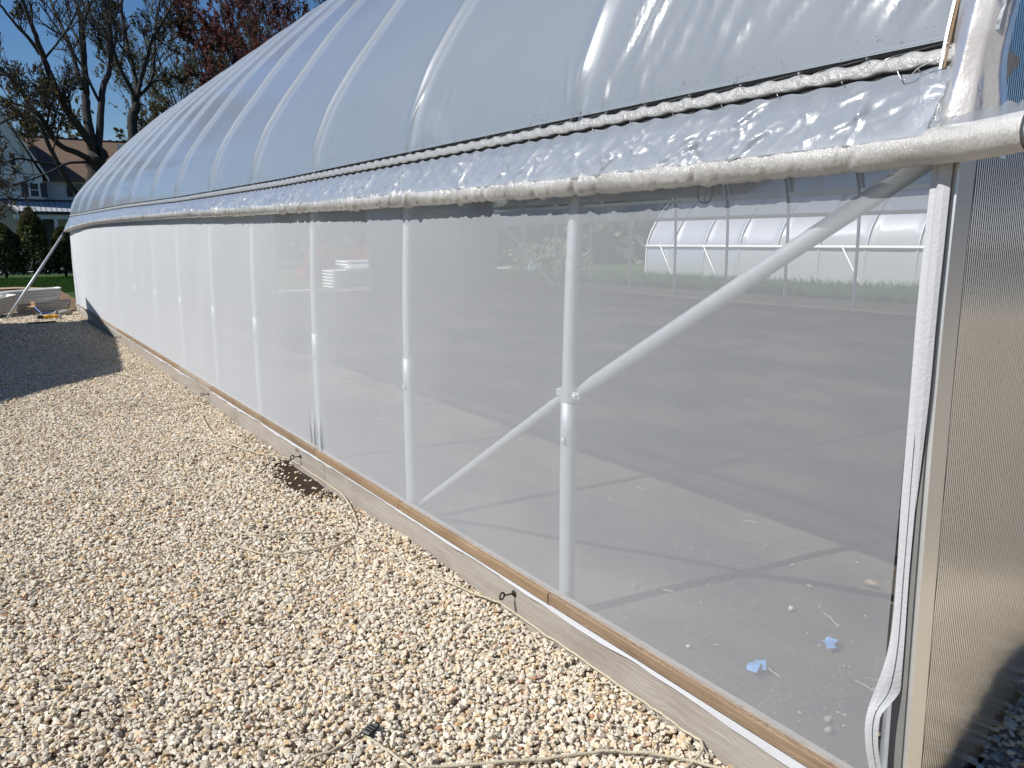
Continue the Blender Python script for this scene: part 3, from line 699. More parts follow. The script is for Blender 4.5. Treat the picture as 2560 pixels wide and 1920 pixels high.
# far end wall with doorway, louvres and panels
def few(x, z, o=0.0): return np.array([x, 18.4-(x-1.61)*.207+o, z])
FE = np.array([1, -.207, 0])/math.hypot(1, .207)
def panel(x0, x1, z0, z1, th, name, mat, o=0.0, parent=GH):
    m_ = MB(); a0, b0 = few(x0, z0, o), few(x1, z0, o); n_ = np.array([.203, .979, 0])*th
    V_ = [a0, b0, b0+n_, a0+n_]; V_ += [v+np.array([0, 0, z1-z0]) for v in V_]
    m_.add(V_, [(0,3,2,1),(4,5,6,7),(0,1,5,4),(1,2,6,5),(2,3,7,6),(3,0,4,7)]); return m_.build(name, mat, parent)
M_ENDP = film('far_end_sheet', (0.62, 0.68, 0.72), 0.10, 0.6, 0.3, 0.1, 5.0, gloss=0.8)
panel(7.66, 8.40, .08, 3.9, .012, 'end_panel', M_ENDP); panel(8.46, 10.70, .12, 1.9, .012, 'end_panel', M_ENDP, .004)
panel(8.40, 10.2, 1.9, 3.3, .012, 'end_panel', M_ENDP, .004); panel(1.66, 5.46, -.10, 1.8, .012, 'end_panel', M_ENDP); panel(2.6, 7.6, 2.3, 3.2, .012, 'end_panel', M_ENDP, -.01)
panel(3.6, 8.7, 3.2, 4.0, .012, 'end_panel', M_ENDP, -.005)
for x0, x1, z0, z1 in ((7.58, 7.66, .02, 3.9), (8.40, 8.46, .05, 3.6), (8.78, 8.83, .05, 1.9), (9.28, 9.33, .05, 1.12), (9.80, 9.86, .05, 1.9), (10.68, 10.74, .12, 2.0), (5.46, 5.54, 0, 2.3)):
    panel(x0, x1, z0, z1, .05, 'end_post', M_GALV, -.07)
for x0, x1, z0 in ((8.46, 10.7, 1.13), (7.66, 8.40, 1.02), (5.46, 7.60, 2.25)): panel(x0, x1, z0, z0+.05, .04, 'end_rail', M_GALV, -.10)
fo = panel(8.78, 9.80, 1.18, 1.22, .06, 'louvre_frame', M_ALU, -.09)
for i in range(11): panel(8.80, 9.78, 1.23+i*.07, 1.28+i*.07, .015, 'louvre_slat', M_ALU, -.085+.0*i, fo)

# soil floor
def fz(X): return -.10+(.19+.10)*(np.asarray(X)-1.6)/9.2
gx_, gy_ = np.meshgrid(np.linspace(1.6, 10.80, 70), np.linspace(.80, 18.6, 130), indexing='ij')
hz = fz(gx_)+.012*noise1(gx_*1.1+gy_*.7, 110)+.010*noise1(gx_*2-gy_*1.9, 111)
m = MB(); m.grid(np.stack([gx_, gy_, hz], -1), flip=True); tag(m.build('soil_floor', M_SOIL, None, True), kind='structure')

# ------------------------------------------------------------------ ground
def gheight(X, Y):
    X = np.asarray(X, float); Y = np.asarray(Y, float)
    return -.20 + .21*sst(3, 12, X)*sst(40, 24, Y)*sst(-.5, 4, Y) + .5*sst(15, 40, X)*0 + .010*noise1(X*.7+Y*.5, 120)
def sheet(name, xs, ys, mat, dz, kind='structure', hf=gheight):
    X, Y = np.meshgrid(xs, ys, indexing='ij'); m_ = MB(); m_.grid(np.stack([X, Y, hf(X, Y)+dz], -1), flip=True)
    return tag(m_.build(name, mat, None, True), kind=kind)
sheet('lawn', np.concatenate([np.linspace(-400, -12, 12), np.linspace(-10, 40, 60), np.linspace(45, 400, 12)]),
      np.concatenate([np.linspace(-300, -14, 10), np.linspace(-12, 60, 80), np.linspace(70, 700, 12)]), M_LAWN, -.075)
def gr(X, Y): return -.195+.010*noise1(np.asarray(X)*1.7+np.asarray(Y)*1.1, 130)+.008*noise1(np.asarray(X)*3.1-np.asarray(Y)*2.3, 131)
def mound(X, Y):                      # stones scraped away from the board near the second hook
    return -.035*np.exp(-((np.asarray(X)-1.50)/.14)**2-((np.asarray(Y)-4.55)/.50)**2)
sheet('gravel_bed', np.concatenate([np.linspace(-9, -1, 10), np.linspace(-.9, 1.60, 50)]), np.concatenate([np.linspace(-60, -10, 6), np.linspace(-9, .6, 20), np.linspace(.7, 19.0, 260)]), M_GBASE, 0, hf=lambda X, Y: gr(X, Y)+mound(X, Y)-.006)
def gr2(X, Y):                        # stones heaped against the end wall
    return gr(X, Y)+(.10*sst(1.74, 2.0, X)+.17*sst(1.92, 2.26, X))*sst(-.6, .45, Y)
sheet('gravel_bed', np.concatenate([np.linspace(1.602, 6, 90), np.linspace(6.5, 95, 30)]), np.concatenate([np.linspace(-60, -9.5, 10), np.linspace(-9, .79, 50)]), M_GBASE, 0, hf=lambda X, Y: gr2(X, Y)-.006)
X, Y = np.meshgrid(np.linspace(1.22, 1.574, 30), np.linspace(3.7, 5.4, 80), indexing='ij')
pit = np.exp(-((X-1.50)/.16)**2-((Y-4.55)/.58)**2)
m = MB(); m.grid(np.stack([X, Y, gr(X, Y)+mound(X, Y)-.012+.017*pit+.003*noise1(X*40+Y*31, 140)*pit], -1), flip=True)
tag(m.build('damp_soil_patch', M_PIT, None, True), kind='structure')
xs_ = np.linspace(-12, 1.95, 40); ysd = np.linspace(19.0, 28.9, 30)
X, Y = np.meshgrid(xs_, ysd, indexing='ij'); Y = np.minimum(Y, 28.7-.0*X-1.1*sst(1.2, 2.0, X)+.25*noise1(X, 150, 2))
m = MB(); m.grid(np.stack([X, Y, gheight(X, Y)+.008+.03*noise1(X*3+Y*2, 151)*sst(28.5, 26, Y)], -1), flip=True); tag(m.build('dirt_ground', M_DIRT, None, True), kind='structure')
X, Y = np.meshgrid(np.linspace(-12, 1.6, 40), np.linspace(0, 1, 6), indexing='ij'); Y = 27.9-1.1*sst(1.0, 1.6, X)+.25*noise1(X, 150, 2)+Y*1.0
m = MB(); m.grid(np.stack([X, Y, gheight(X, Y)+.05], -1), flip=True); tag(m.build('sandy_strip', M_SAND, None, True), kind='structure')
m = MB(); X, Y = np.meshgrid(np.linspace(3.5, 9.5, 20), np.linspace(0, 1, 8), indexing='ij'); Y = 18.45-(X-1.61)*.207+Y*2.2
m.grid(np.stack([X, Y, -.02+0*X+.06*sst(4, 9, X)], -1), flip=True); tag(m.build('gravel_apron', M_GBASE, None, True), kind='structure')

# crushed stone, one object
def ico():
    t = (1+5**.5)/2
    v = np.array([(-1,t,0),(1,t,0),(-1,-t,0),(1,-t,0),(0,-1,t),(0,1,t),(0,-1,-t),(0,1,-t),(t,0,-1),(t,0,1),(-t,0,-1),(-t,0,1)], float)
    f = np.array([(0,11,5),(0,5,1),(0,1,7),(0,7,10),(0,10,11),(1,5,9),(5,11,4),(11,10,2),(10,7,6),(7,1,8),(3,9,4),(3,4,2),(3,2,6),(3,6,8),(3,8,9),(4,9,5),(2,4,11),(6,2,10),(8,6,7),(9,8,1)])
    return v/np.linalg.norm(v[0]), f
IV, IF = ico()
def scatter(n, xr, yr, size, seed, keep=None, h=(.0, .012), hf=gr):
    r = np.random.default_rng(seed); x = r.uniform(*xr, n); y = r.uniform(*yr, n)
    if keep is not None:
        k = keep(x, y, r); x, y = x[k], y[k]
    n = len(x); s = size*np.exp(r.normal(0, .25, n))
    var = []
    for q in range(16):
        j = IV*(1+r.normal(0, .20, (12, 1)))+r.normal(0, .13, (12, 3)); var.append(j*np.array([1, r.uniform(.6, .95), r.uniform(.45, .75)]))
    var = np.array(var)[r.integers(0, 16, n)]
    a1, a2, a3 = r.uniform(0, 6.28, n), r.normal(0, .55, n), r.normal(0, .55, n)
    def rz(a): c, s_ = np.cos(a), np.sin(a); z0 = 0*a; return np.stack([np.stack([c, -s_, z0], -1), np.stack([s_, c, z0], -1), np.stack([z0, z0, z0+1], -1)], 1)
    def rx(a): c, s_ = np.cos(a), np.sin(a); z0 = 0*a; return np.stack([np.stack([z0+1, z0, z0], -1), np.stack([z0, c, -s_], -1), np.stack([z0, s_, c], -1)], 1)
    R = rz(a1) @ rx(a2) @ rz(a3)
    V = np.einsum('nij,nkj->nki', R, var)*(s*.5)[:, None, None]
    z = hf(x, y)+mound(x, y)+r.uniform(h[0], h[1], n)+s*.10
    V += np.stack([x, y, z], -1)[:, None]
    F = IF[None]+(np.arange(n)*12)[:, None, None]
    return V.reshape(-1, 3), F.reshape(-1, 3)
def keep_pit(x, y, r):
    p = np.exp(-((x-1.50-.03*np.sin(y*7))/.15)**2-((y-4.55)/.52)**2); clump = noise1(x*31+y*17, 5)+noise1(x*13-y*29, 6)
    return r.random(len(x)) > p*1.30-.40*(clump > .5)
parts = [scatter(43000, (-.25, 1.572), (.62, 3.4), .0170, 1, keep_pit, (-.003, .011)), scatter(43000, (-.25, 1.572), (3.4, 7.0), .0174, 2, keep_pit, (-.003, .010)),
         scatter(38000, (-.25, 1.572), (7.0, 12.5), .0195, 3, None, (-.003, .009)), scatter(14000, (-.4, 1.572), (12.5, 18.9), .030, 4, None, (-.003, .009)),
         scatter(16000, (-1.6, -.25), (.4, 8), .026, 5, None, (-.004, .009)), scatter(9000, (1.60, 3.0), (-.35, .80), .021, 6, None, (-.003, .011), gr2),
         scatter(13000, (-.25, 1.60), (-1.0, .62), .022, 9, None, (-.003, .009)),
         scatter(400, (-.1, 1.5), (.7, 6), .024, 8, keep_pit, (.000, .008))]
n0 = 0; VV = []; FF = []
for v_, f_ in parts: VV.append(v_); FF.append(f_+n0); n0 += len(v_)
tag(soup('gravel', np.concatenate(VV), np.concatenate(FF), M_STONE), 'pale crushed stone gravel covering the ground along the greenhouse board', 'gravel', kind='stuff')

# ------------------------------------------------------------------ ropes on the gravel
def rope(pts, name_label, z=-.172, r=.0042, last=None):
    P = [onz(x, y, z) for x, y in pts]
    if last is not None: P += [np.array(q) for q in last]
    P = curve(P, 10); P[:, 2] += .004*noise1(np.arange(len(P))*.25, len(pts))
    P[:, 0] = np.minimum(P[:, 0], 1.566)
    m_ = MB(); m_.tube(P, r, 7); o = m_.build('rope', M_ROPE, None, True); return tag(o, name_label, 'rope', 'jute ropes on the gravel')
rope([(504,1033),(510,1049),(526,1077),(551,1099),(599,1118),(655,1134),(732,1146),(772,1153),(808,1197),(860,1241),(886,1287),(893,1316),(880,1342),(842,1362),(756,1379),(669,1385),(610,1370),(564,1353),(544,1337),(561,1329),(640,1338),(720,1333),(802,1329),(860,1331),(900,1342),(958,1362),(1016,1397),(1091,1440),(1146,1466),(1215,1494),(1270,1514),(1310,1523)],
     'long jute rope that winds through a loop between the middle eye bolts')
rope([(1315,1520),(1340,1530),(1367,1550),(1422,1596),(1526,1669),(1627,1741),(1671,1764),(1700,1787),(1740,1836),(1757,1868),(1740,1897),(1700,1930)], 'greenish rope running along the foot of the baseboard to the near corner')
rope([(1000,1935),(1057,1920),(1132,1914),(1280,1903),(1396,1893),(1482,1880),(1555,1878),(1656,1888),(1757,1909),(1830,1935)], 'pale rope crossing the gravel along the bottom edge of the photo', r=.0048)
rope([(916,1838),(930,1850),(947,1862),(987,1888),(1025,1920),(1045,1945)], 'short rope running down from the black clip', r=.0045)
rope([(908,1824),(890,1840),(871,1854),(828,1877),(779,1897),(750,1935)], 'short rope running left from the black clip', r=.0045)
rope([(523,992),(518,1002),(490,1012),(451,1021),(390,1031),(335,1031),(316,1024),(330,1012),(350,1003),(388,1009),(420,1009),(455,1019)], 'thin rope making a flat loop beside the third eye bolt', r=.0038)
rope([(280,838),(240,850),(205,880),(215,905),(260,900),(330,905),(395,925)], 'thin rope lying half in the shadow by the farthest eye bolt', r=.0038)
rope([(0,1010),(60,975),(150,955),(230,945),(300,935),(350,950)], 'thin rope along the edge of the dark shadow', r=.0035)
c = onz(925, 1825, -.165); T = Matrix.Translation(c) @ Matrix.Rotation(.5, 4, 'Z') @ Matrix.Rotation(.15, 4, 'X')
rc = empty('rope_clip', c, 'black ribbed plastic clip joining two ropes on the gravel', 'clip')
m = MB(); m.cbox((-.022, -.014, -.006), (.022, .014, .006), .003, 0, T); m.build('clip_body', M_BLACKP, rc)
m = MB()
for i in range(4): m.cbox((-.020+i*.011, -.015, .006), (-.014+i*.011, .015, .0095), .001, 0, T)
m.build('clip_ridge', M_BLACKP, rc)
m = MB(); m.cbox((.024, -.012, -.006), (.036, .004, .004), .003, 0, T); m.build('clip_tongue', M_BLACKP, rc)

# ------------------------------------------------------------------ litter on the soil floor
def fpt(px, py):
    d = ray(px, py); k_ = .29/9.2; t = (-.10-k_*1.6-CH)/(d[2]-k_*d[0])
    return CP+d*t
def scrap(px, py, size, mat, name, label, cat, seed, group=None, asp=.6):
    r = np.random.default_rng(seed); c_ = fpt(px, py)+np.array([0, 0, .022]); m_ = MB(); n_ = 9
    a_ = np.linspace(0, 2*np.pi, n_, endpoint=False); rad = size*(.55+.6*r.random(n_)); ro = r.uniform(0, 3.14)
    x = rad*np.cos(a_); y = rad*asp*np.sin(a_); X_ = x*math.cos(ro)-y*math.sin(ro); Y_ = x*math.sin(ro)+y*math.cos(ro)
    z = .35*size*r.normal(0, .5, n_); top = np.stack([X_, Y_, z], 1); ctr = np.array([[0, 0, .12*size]])
    V_ = np.vstack([ctr, top, ctr-[0, 0, .002], top-[0, 0, .002]])+c_
    F_ = [(0, 1+i, 1+(i+1) % n_) for i in range(n_)]+[(n_+1, n_+2+(i+1) % n_, n_+2+i) for i in range(n_)]+[(1+i, n_+2+i, n_+2+(i+1) % n_, 1+(i+1) % n_) for i in range(n_)]
    m_.add(V_, F_); o = m_.build(name, mat); return tag(o, label, cat, group)
def tape(px, py, w, label, sd):
    c_ = fpt(px, py); r = np.random.default_rng(sd); e_ = empty('tape_scrap', c_, label, 'tape scrap', 'blue tape scraps on the soil')
    for q in range(2):
        t = np.linspace(0, 1, 10); u = np.linspace(-1, 1, 5); T_, U_ = np.meshgrid(t, u, indexing='ij'); an_ = r.uniform(0, 3.14)
        x = (T_-.5)*w; y = U_*w*.32; z = .028+.25*w*np.sin(T_*3.1)+.06*w*U_*np.sin(T_*7); X_ = x*math.cos(an_)-y*math.sin(an_); Y_ = x*math.sin(an_)+y*math.cos(an_)
        m_ = MB(); m_.grid(np.stack([X_+c_[0]+(q-.5)*w*.5, Y_+c_[1], z+c_[2]], -1)); m_.build('tape_curl', M_BLUET, e_, True)
tape(1892, 1686, .052, 'pale blue curled tape scrap nearer the wooden batten', 3)
tape(2074, 1628, .050, 'pale blue curled tape scrap nearer the corner post', 8)
for i, (px, py, lb) in enumerate([(2172, 1470, 'tan oak leaf on the soil close to the corner post'), (1585, 1475, 'small tan leaf on the soil right of the braced bow'),
        (2020, 1476, 'small brown leaf on the soil left of the oak leaf'), (2180, 1845, 'brown leaf on the soil by the loose netting'), (1703, 1236, 'pale leaf lying on a shadow line on the soil')]):
    scrap(px, py, .028 if i in (0, 3) else .016, M_LEAFLIT, 'dead_leaf', lb, 'leaf', 30+i, 'dead leaves on the soil floor')
for i, (px, py, lb, sz) in enumerate([(1977, 1532, 'round pale pebble on the soil below the oak leaf', .013), (2068, 1812, 'angular white pebble on the soil by the near batten', .013), (1720, 1628, 'rounded pale pebble on the soil near the near batten', .010), (2070, 1840, 'grey pebble on the soil below the white pebble', .012)]):
    c_ = fpt(px, py); r = np.random.default_rng(60+i); v_ = IV*np.array([1, .8, .6])*sz*(1+r.normal(0, .1, (12, 1)))+c_+[0, 0, .018]
    m = MB(); m.add(v_, [tuple(f) for f in IF]); o = m.build('pebble', M_ROCK if i % 2 else M_OFFW); tag(o, lb, 'pebble', 'pebbles on the soil floor')
# loose straw and crumbs: nobody could count them
r = np.random.default_rng(77); m = MB()
for i in range(260):
    x = 1.75+8.5*r.random()**1.4; y = 1.0+14*r.random()**1.5; l = r.uniform(.015, .06); a_ = r.uniform(0, 6.28); b_ = a_+r.normal(0, .4)
    p0 = np.array([x, y, fz(x)+.025]); p1 = p0+np.array([math.cos(a_), math.sin(a_), .02])*l; p2 = p1+np.array([math.cos(b_), math.sin(b_), -.05])*l*.7
    m.tube([p0, p1, p2], .0011+.0008*r.random(), 4)
tag(m.build('straw_litter', M_STRAW), 'bits of pale straw strewn over the soil floor', 'straw', kind='stuff')
v_, f_ = scatter(1500, (1.68, 7.5), (.95, 9.5), .0065, 19, None, (.006, .020), hf=lambda x, y: fz(x)+.012*noise1(x*1.1+y*.7, 110)+.010*noise1(x*2-y*1.9, 111)-mound(x, y))
tag(soup('floor_crumbs', v_, f_, M_STONE), 'small pale crumbs and grit scattered over the soil floor', 'grit', kind='stuff')

# ------------------------------------------------------------------ things hanging inside and standing beyond the far side
for px, py, lb in ((1762, 468, 'white sensor box with a black cable loop hanging under the far roof edge'), (1303, 508, 'grey sensor box hanging under the roof left of the braced bow')):
    c_ = onx(px, py, 10.45); e_ = empty('sensor_box', c_, lb, 'sensor', 'sensor boxes hanging inside')
    m = MB(); m.cbox(c_+[-.02, -.055, -.09], c_+[.02, .055, .09], .012); m.build('housing', M_OFFW, e_)
    m = MB(); m.cbox(c_+[-.026, -.03, .01], c_+[-.02, .03, .05], .004); m.build('dial', M_GASKET, e_)
    a_ = np.linspace(0, 2*np.pi, 24, endpoint=False); m = MB(); m.tube(np.stack([c_[0]+.01+0*a_, c_[1]+.17*np.sin(a_), c_[2]-.10+.17*np.cos(a_)], 1), .012, 6, closed=True); m.build('cable_loop', M_GASKET, e_, True)
    m = MB(); m.tube([c_+[0, 0, .08], c_+[.15, 0, .45]], .006, 5); m.build('hanger_wire', M_GALV, e_)
    m = MB(); m.tube([c_+[0, 0, -.08], c_+[0, 0, -.27]], .015, 6); m.build('probe', M_OFFW, e_)

# neighbouring hoop house
NHX, NHW = 17.0, 6.5
ncurve = curve([(0, -.25), (.0, .6), (.06, 1.06), (.22, 1.45), (.55, 1.9), (1.1, 2.4), (2.0, 2.85), (3.25, 3.05), (4.5, 2.85), (5.4, 2.4), (5.95, 1.9), (6.28, 1.45), (6.44, 1.06), (6.5, .6), (6.5, -.25)], 8)
HH = empty('hoop_house', (NHX+3.2, 8, -.1), 'low white plastic hoop house standing beyond the far side of the greenhouse', 'greenhouse')
yh = np.arange(-6.0, 17.601, .09); P = np.stack([np.stack([np.full(len(yh), NHX+x), yh, np.full(len(yh), z+.0)], 1) for x, z in ncurve], 1)
ridge = np.exp(-np.abs(((yh-16.5+.61) % 1.22)-.61)/.05)*.03
P[..., 0] -= ridge[:, None]*.8; P[..., 2] += ridge[:, None]*.3
m = MB(); m.grid(P); m.build('hoop_film', film('hoop_house_film', (0.56, 0.585, 0.605), 0.12, 0.5, 0.25, 0.1, 4.0, gloss=0.45, haze=0.7), HH, True)
m = MB(); m.tube([(NHX-.02, -6, 1.06), (NHX-.02, 17.6, 1.06)], .035, 10); m.build('hip_rail', M_WHITE, HH, True)
for i in range(19):
    y = 17.6-1.22*i if i == 0 else 17.72-1.22*i; m = MB(); m.tube([(NHX+x-.012*(z < 1.5), y, z+.10) for x, z in ncurve[:60:2]], .02, 6); m.build('hoop', M_WHITE if i == 0 else M_GALV, HH, True)
for y in (17.0, 15.3, 11.0, 9.0):
    m = MB(); m.tube([(NHX-.035, y, 1.1), (NHX-.035, y-.75, -.1)], .018, 6); m.build('side_brace', M_WHITE, HH, True)
m = MB(); nn = len(ncurve); m.add([(NHX+x, 17.59, z+.10) for x, z in ncurve], [tuple(range(nn))]); m.build('hoop_end_sheet', M_WHITE, HH)

# tall grass between the houses
def blades(name, n, area, hgt, wid, mat, label, seed, hf, clump=0):
    r = np.random.default_rng(seed); x = r.uniform(area[0], area[1], n); y = r.uniform(area[2], area[3], n)
    h = hgt*(.55+.75*r.random(n))*(1+clump*noise1(x*1.3+y*1.7, seed)); a_ = r.uniform(0, 6.28, n); ln = r.normal(0, .22, n)*h; l2 = r.normal(0, .22, n)*h
    z = hf(x, y)-.02; w = wid*(.7+.6*r.random(n)); dx, dy_ = np.cos(a_)*w, np.sin(a_)*w
    V_ = np.stack([np.stack([x-dx, y-dy_, z], -1), np.stack([x+dx, y+dy_, z], -1), np.stack([x+ln*.5+dx*.5, y+l2*.5+dy_*.5, z+h*.6], -1), np.stack([x+ln*1.2, y+l2*1.2, z+h], -1)], 1)
    q_ = np.arange(n)[:, None]*4+np.array([[0, 1, 2, 3]]); o = soup(name, V_.reshape(-1, 3), q_, mat); return tag(o, label, 'grass', kind='stuff')
blades('tall_grass', 30000, (11.1, 16.4, 1.5, 21), .31, .008, M_BLADE, 'tall dark green grass growing between the greenhouse and the hoop house', 41, gheight, .22)
blades('lawn_grass_blades', 26000, (-1.0, 5.5, 27.2, 38.5), .085, .010, leaf('lawn_blades', (0.028, 0.075, 0.018), (0.06, 0.125, 0.03)), 'mown green lawn grass in front of the evergreen shrubs', 42, lambda x, y: gheight(x, y)-.06)

# ------------------------------------------------------------------ leaves and trees
def leafcloud(P, size, seed, flat=0.0, asp=1.7):
    """one small four-cornered leaf per point"""
    r = np.random.default_rng(seed); n = len(P); u = r.normal(0, 1, (n, 3)); u[:, 2] *= 1-flat; u /= np.linalg.norm(u, axis=1)[:, None]
    w = np.cross(u, r.normal(0, 1, (n, 3))); w /= np.linalg.norm(w, axis=1)[:, None]; s = size*(.6+.8*r.random(n))[:, None]
    V_ = np.stack([P-u*s*asp*.5, P+w*s*.5, P+u*s*asp*.5, P-w*s*.5], 1); return V_.reshape(-1, 3), np.arange(n*4).reshape(n, 4)
class Tree:
    def __init__(s, seed, leafn=3.0, tip=.004, spread=.55, twigs=5): s.r = np.random.default_rng(seed); s.m = MB(); s.tips = []; s.leafn = leafn; s.tip = tip; s.spread = spread; s.tw = twigs
    def limb(s, pts, r0, r1, depth=3, kids=None, up=.25):
        P = curve(pts, 5) if len(pts) > 2 else np.linspace(pts[0], pts[1], 6); n = len(P); R = np.linspace(r0, r1, n)
        P = P+s.r.normal(0, .25*r1, P.shape)*(np.arange(n)[:, None] > 0)
        s.m.tube(P, R, 8 if r0 > .08 else (5 if r0 > .025 else 3), cap=False)
        if depth <= 0:
            for i in range(n): 
                if i > 0:
                    for _ in range(s.r.poisson(s.leafn)): s.tips.append(P[i]+s.r.normal(0, .05, 3))
            return
        L_ = np.linalg.norm(np.diff(P, axis=0), axis=1).sum(); kids = kids or max(2, int(s.tw*(.7+.6*s.r.random())))
        for i in range(kids):
            t = s.r.uniform(.22, 1.0); j = min(n-2, int(t*(n-1))); d = P[j+1]-P[j]; d /= max(np.linalg.norm(d), 1e-6)
            q = s.r.normal(0, 1, 3); q -= d*(q@d); q /= np.linalg.norm(q); nd = d*(1-s.spread*.6)+q*s.spread+np.array([0, 0, up]); nd /= np.linalg.norm(nd)
            ln = L_*s.r.uniform(.28, .55)*(1.1-.5*t); rr = max(s.tip, R[j]*s.r.uniform(.35, .6)); p0 = P[j]
            b_ = q*ln*.10*s.r.normal(); pts2 = [p0, p0+nd*ln*.5+b_, p0+nd*ln+np.array([0, 0, ln*.12*s.r.random()])+s.r.normal(0, .06*ln, 3)]
            s.limb(pts2, rr, max(s.tip*.7, rr*.35), depth-1, None, up)
    def finish(s, name, loc, label, bark, leafm, size, cat='tree', group=None, seed=1):
        e_ = empty(name, loc, label, cat, group); s.m.build('trunk', bark, e_, True)
        if len(s.tips):
            v_, f_ = leafcloud(np.array(s.tips), size, seed); soup('crown', v_, f_, leafm, e_)
        return e_
def at(L_, Y0, Y1, k=3.456, ox=0, oy=0):
    n = len(L_); return [ony(ox+x/k, oy+y/k, Y0+(Y1-Y0)*i/max(1, n-1)) for i, (x, y) in enumerate(L_)]
# the big maple by the white house
T1 = Tree(21, .055, .011, .62, 8); B = 30.0
base = ony(845/3.456, 1500/3.456, B); foot = np.array([base[0]+.02, B, -.25])
T1.limb([foot, base, ony(838/3.456, 1300/3.456, B)], .40, .27, 0, up=0); T1.tips = []
for L_, y1, r0, r1 in [([(835,1330),(730,1160),(600,990),(500,800),(400,560),(330,370),(280,230),(190,-10),(110,-250)], 27.5, .17, .05),
        ([(350,470),(260,340),(150,230),(0,40),(-120,-90)], 29.5, .085, .03),
        ([(800,1290),(752,1010),(738,800),(730,600),(712,300),(680,100),(640,-10),(600,-300)], 31.5, .19, .05),
        ([(705,770),(620,440),(520,200),(430,-10),(350,-250)], 32.5, .10, .03), ([(712,200),(760,90),(795,-10),(830,-200)], 29.5, .06, .03),
        ([(850,1290),(868,1010),(888,770),(938,620),(962,450),(940,200),(890,-10),(850,-250)], 30.8, .15, .05),
        ([(940,200),(985,400),(1000,200),(1040,-100)], 31.5, .05, .02),
        ([(830,1400),(640,1310),(500,1240),(350,1010),(250,900),(150,740),(0,590),(-120,480)], 27.0, .13, .04),
        ([(350,1010),(230,935),(100,890),(-40,870)], 27.5, .06, .03), ([(850,1560),(700,1690),(560,1520),(430,1270),(330,1050),(200,1000),(50,1040),(-60,1120)], 27.5, .12, .03),
        ([(480,1430),(330,1400),(150,1370),(0,1430),(-60,1480)], 26.5, .06, .02), ([(800,1400),(600,1410),(450,1480),(300,1540),(120,1600),(0,1640)], 26.0, .06, .02),
        ([(560,1000),(420,920),(350,820),(260,700),(120,600)], 28.5, .05, .02), ([(700,1010),(560,960),(420,900),(330,760)], 31.5, .045, .02)]:
    T1.limb(at(L_, B, y1), r0*.82, r1*.7, 3, 6)
T1.finish('maple_tree', foot, 'large budding maple with a forked dark trunk in front of the white house', M_BARK, M_BUD, .060, seed=2)
T2 = Tree(22, .07, .013, .6, 8); B = 38.0; base = ony(1160/3.456, 1230/3.456, B); foot = np.array([base[0]-.1, B, -.3])
T2.limb([foot, base, ony(1165/3.456, 900/3.456, B)], .25, .18, 0); T2.tips = []
for L_, y1, r0, r1 in [([(1160,930),(1140,790),(1050,620),(975,420),(940,330),(880,230),(800,160),(770,60),(740,-100)], 37, .105, .03),
        ([(1170,920),(1180,740),(1150,600),(1090,350),(1050,100),(1055,-40),(1030,-250)], 39, .112, .04), ([(1180,900),(1215,690),(1270,520),(1320,330),(1400,200),(1510,-10),(1580,-150)], 37.5, .097, .03),
        ([(1200,830),(1300,720),(1330,550),(1335,300),(1360,100),(1400,-120)], 39.5, .082, .03), ([(975,420),(1010,300),(960,100),(930,-100)], 38, .06, .02), ([(1310,700),(1420,690),(1500,720),(1600,690)], 38, .05, .015)]:
    T2.limb(at(L_, B, y1), r0, r1, 3, 6)
T2.finish('maple_tree', foot, 'slimmer dark-trunked maple right behind the rounded far end of the roof', M_BARK, M_BUD, .070, seed=3)
# fan-shaped trees behind the roof
def fan(seed, px, py, Y, hgt, nst, lean, leafm, lsz, label, name, leafn=3, spread=.5, bark=M_TWIG, r0=.10, group=None):
    t_ = Tree(seed, leafn, .012, spread, 6); p = ony(px, py, Y); f_ = np.array([p[0], Y, -.3]); r_ = np.random.default_rng(seed)
    for i in range(nst):
        a_ = r_.uniform(0, 6.28); q = lean*r_.uniform(.15, 1.0); tp = f_+np.array([math.cos(a_)*q*hgt, math.sin(a_)*q*hgt, hgt*r_.uniform(.75, 1.0)])
        t_.limb([f_+r_.normal(0, .12, 3)*[1, 1, 0], f_*.62+tp*.38+r_.normal(0, .25, 3)+[0, 0, .6], tp], r0, .02, 3, 8)
    return t_.finish(name, f_, label, bark, leafm, lsz, group=group, seed=seed)
fan(31, 790, 300, 44, 18.5, 16, .40, M_RED, .105, 'red leafed maple showing above the middle of the greenhouse roof', 'red_maple_tree', .8, .5)
fan(32, 520, 300, 50, 15.5, 12, .45, M_YEL, .09, 'thin greyish green tree between the dark maple and the red maple', 'budding_tree', .8, .5)
fan(33, 660, 300, 38, 12.5, 9, .40, M_RED, .10, 'small twiggy reddish tree just over the roof edge', 'red_maple_tree', .7, .5)
fan(34, 300, 380, 62, 10.5, 8, .5, M_BUD, .12, 'low brownish tree far behind the two maple trunks', 'budding_tree', .8, .55, group='far bare trees')
fan(35, 150, 350, 75, 11.0, 8, .5, M_BUD, .14, 'pale bare tree rising behind the ridge of the white house', 'budding_tree', 1, .55, group='far bare trees')
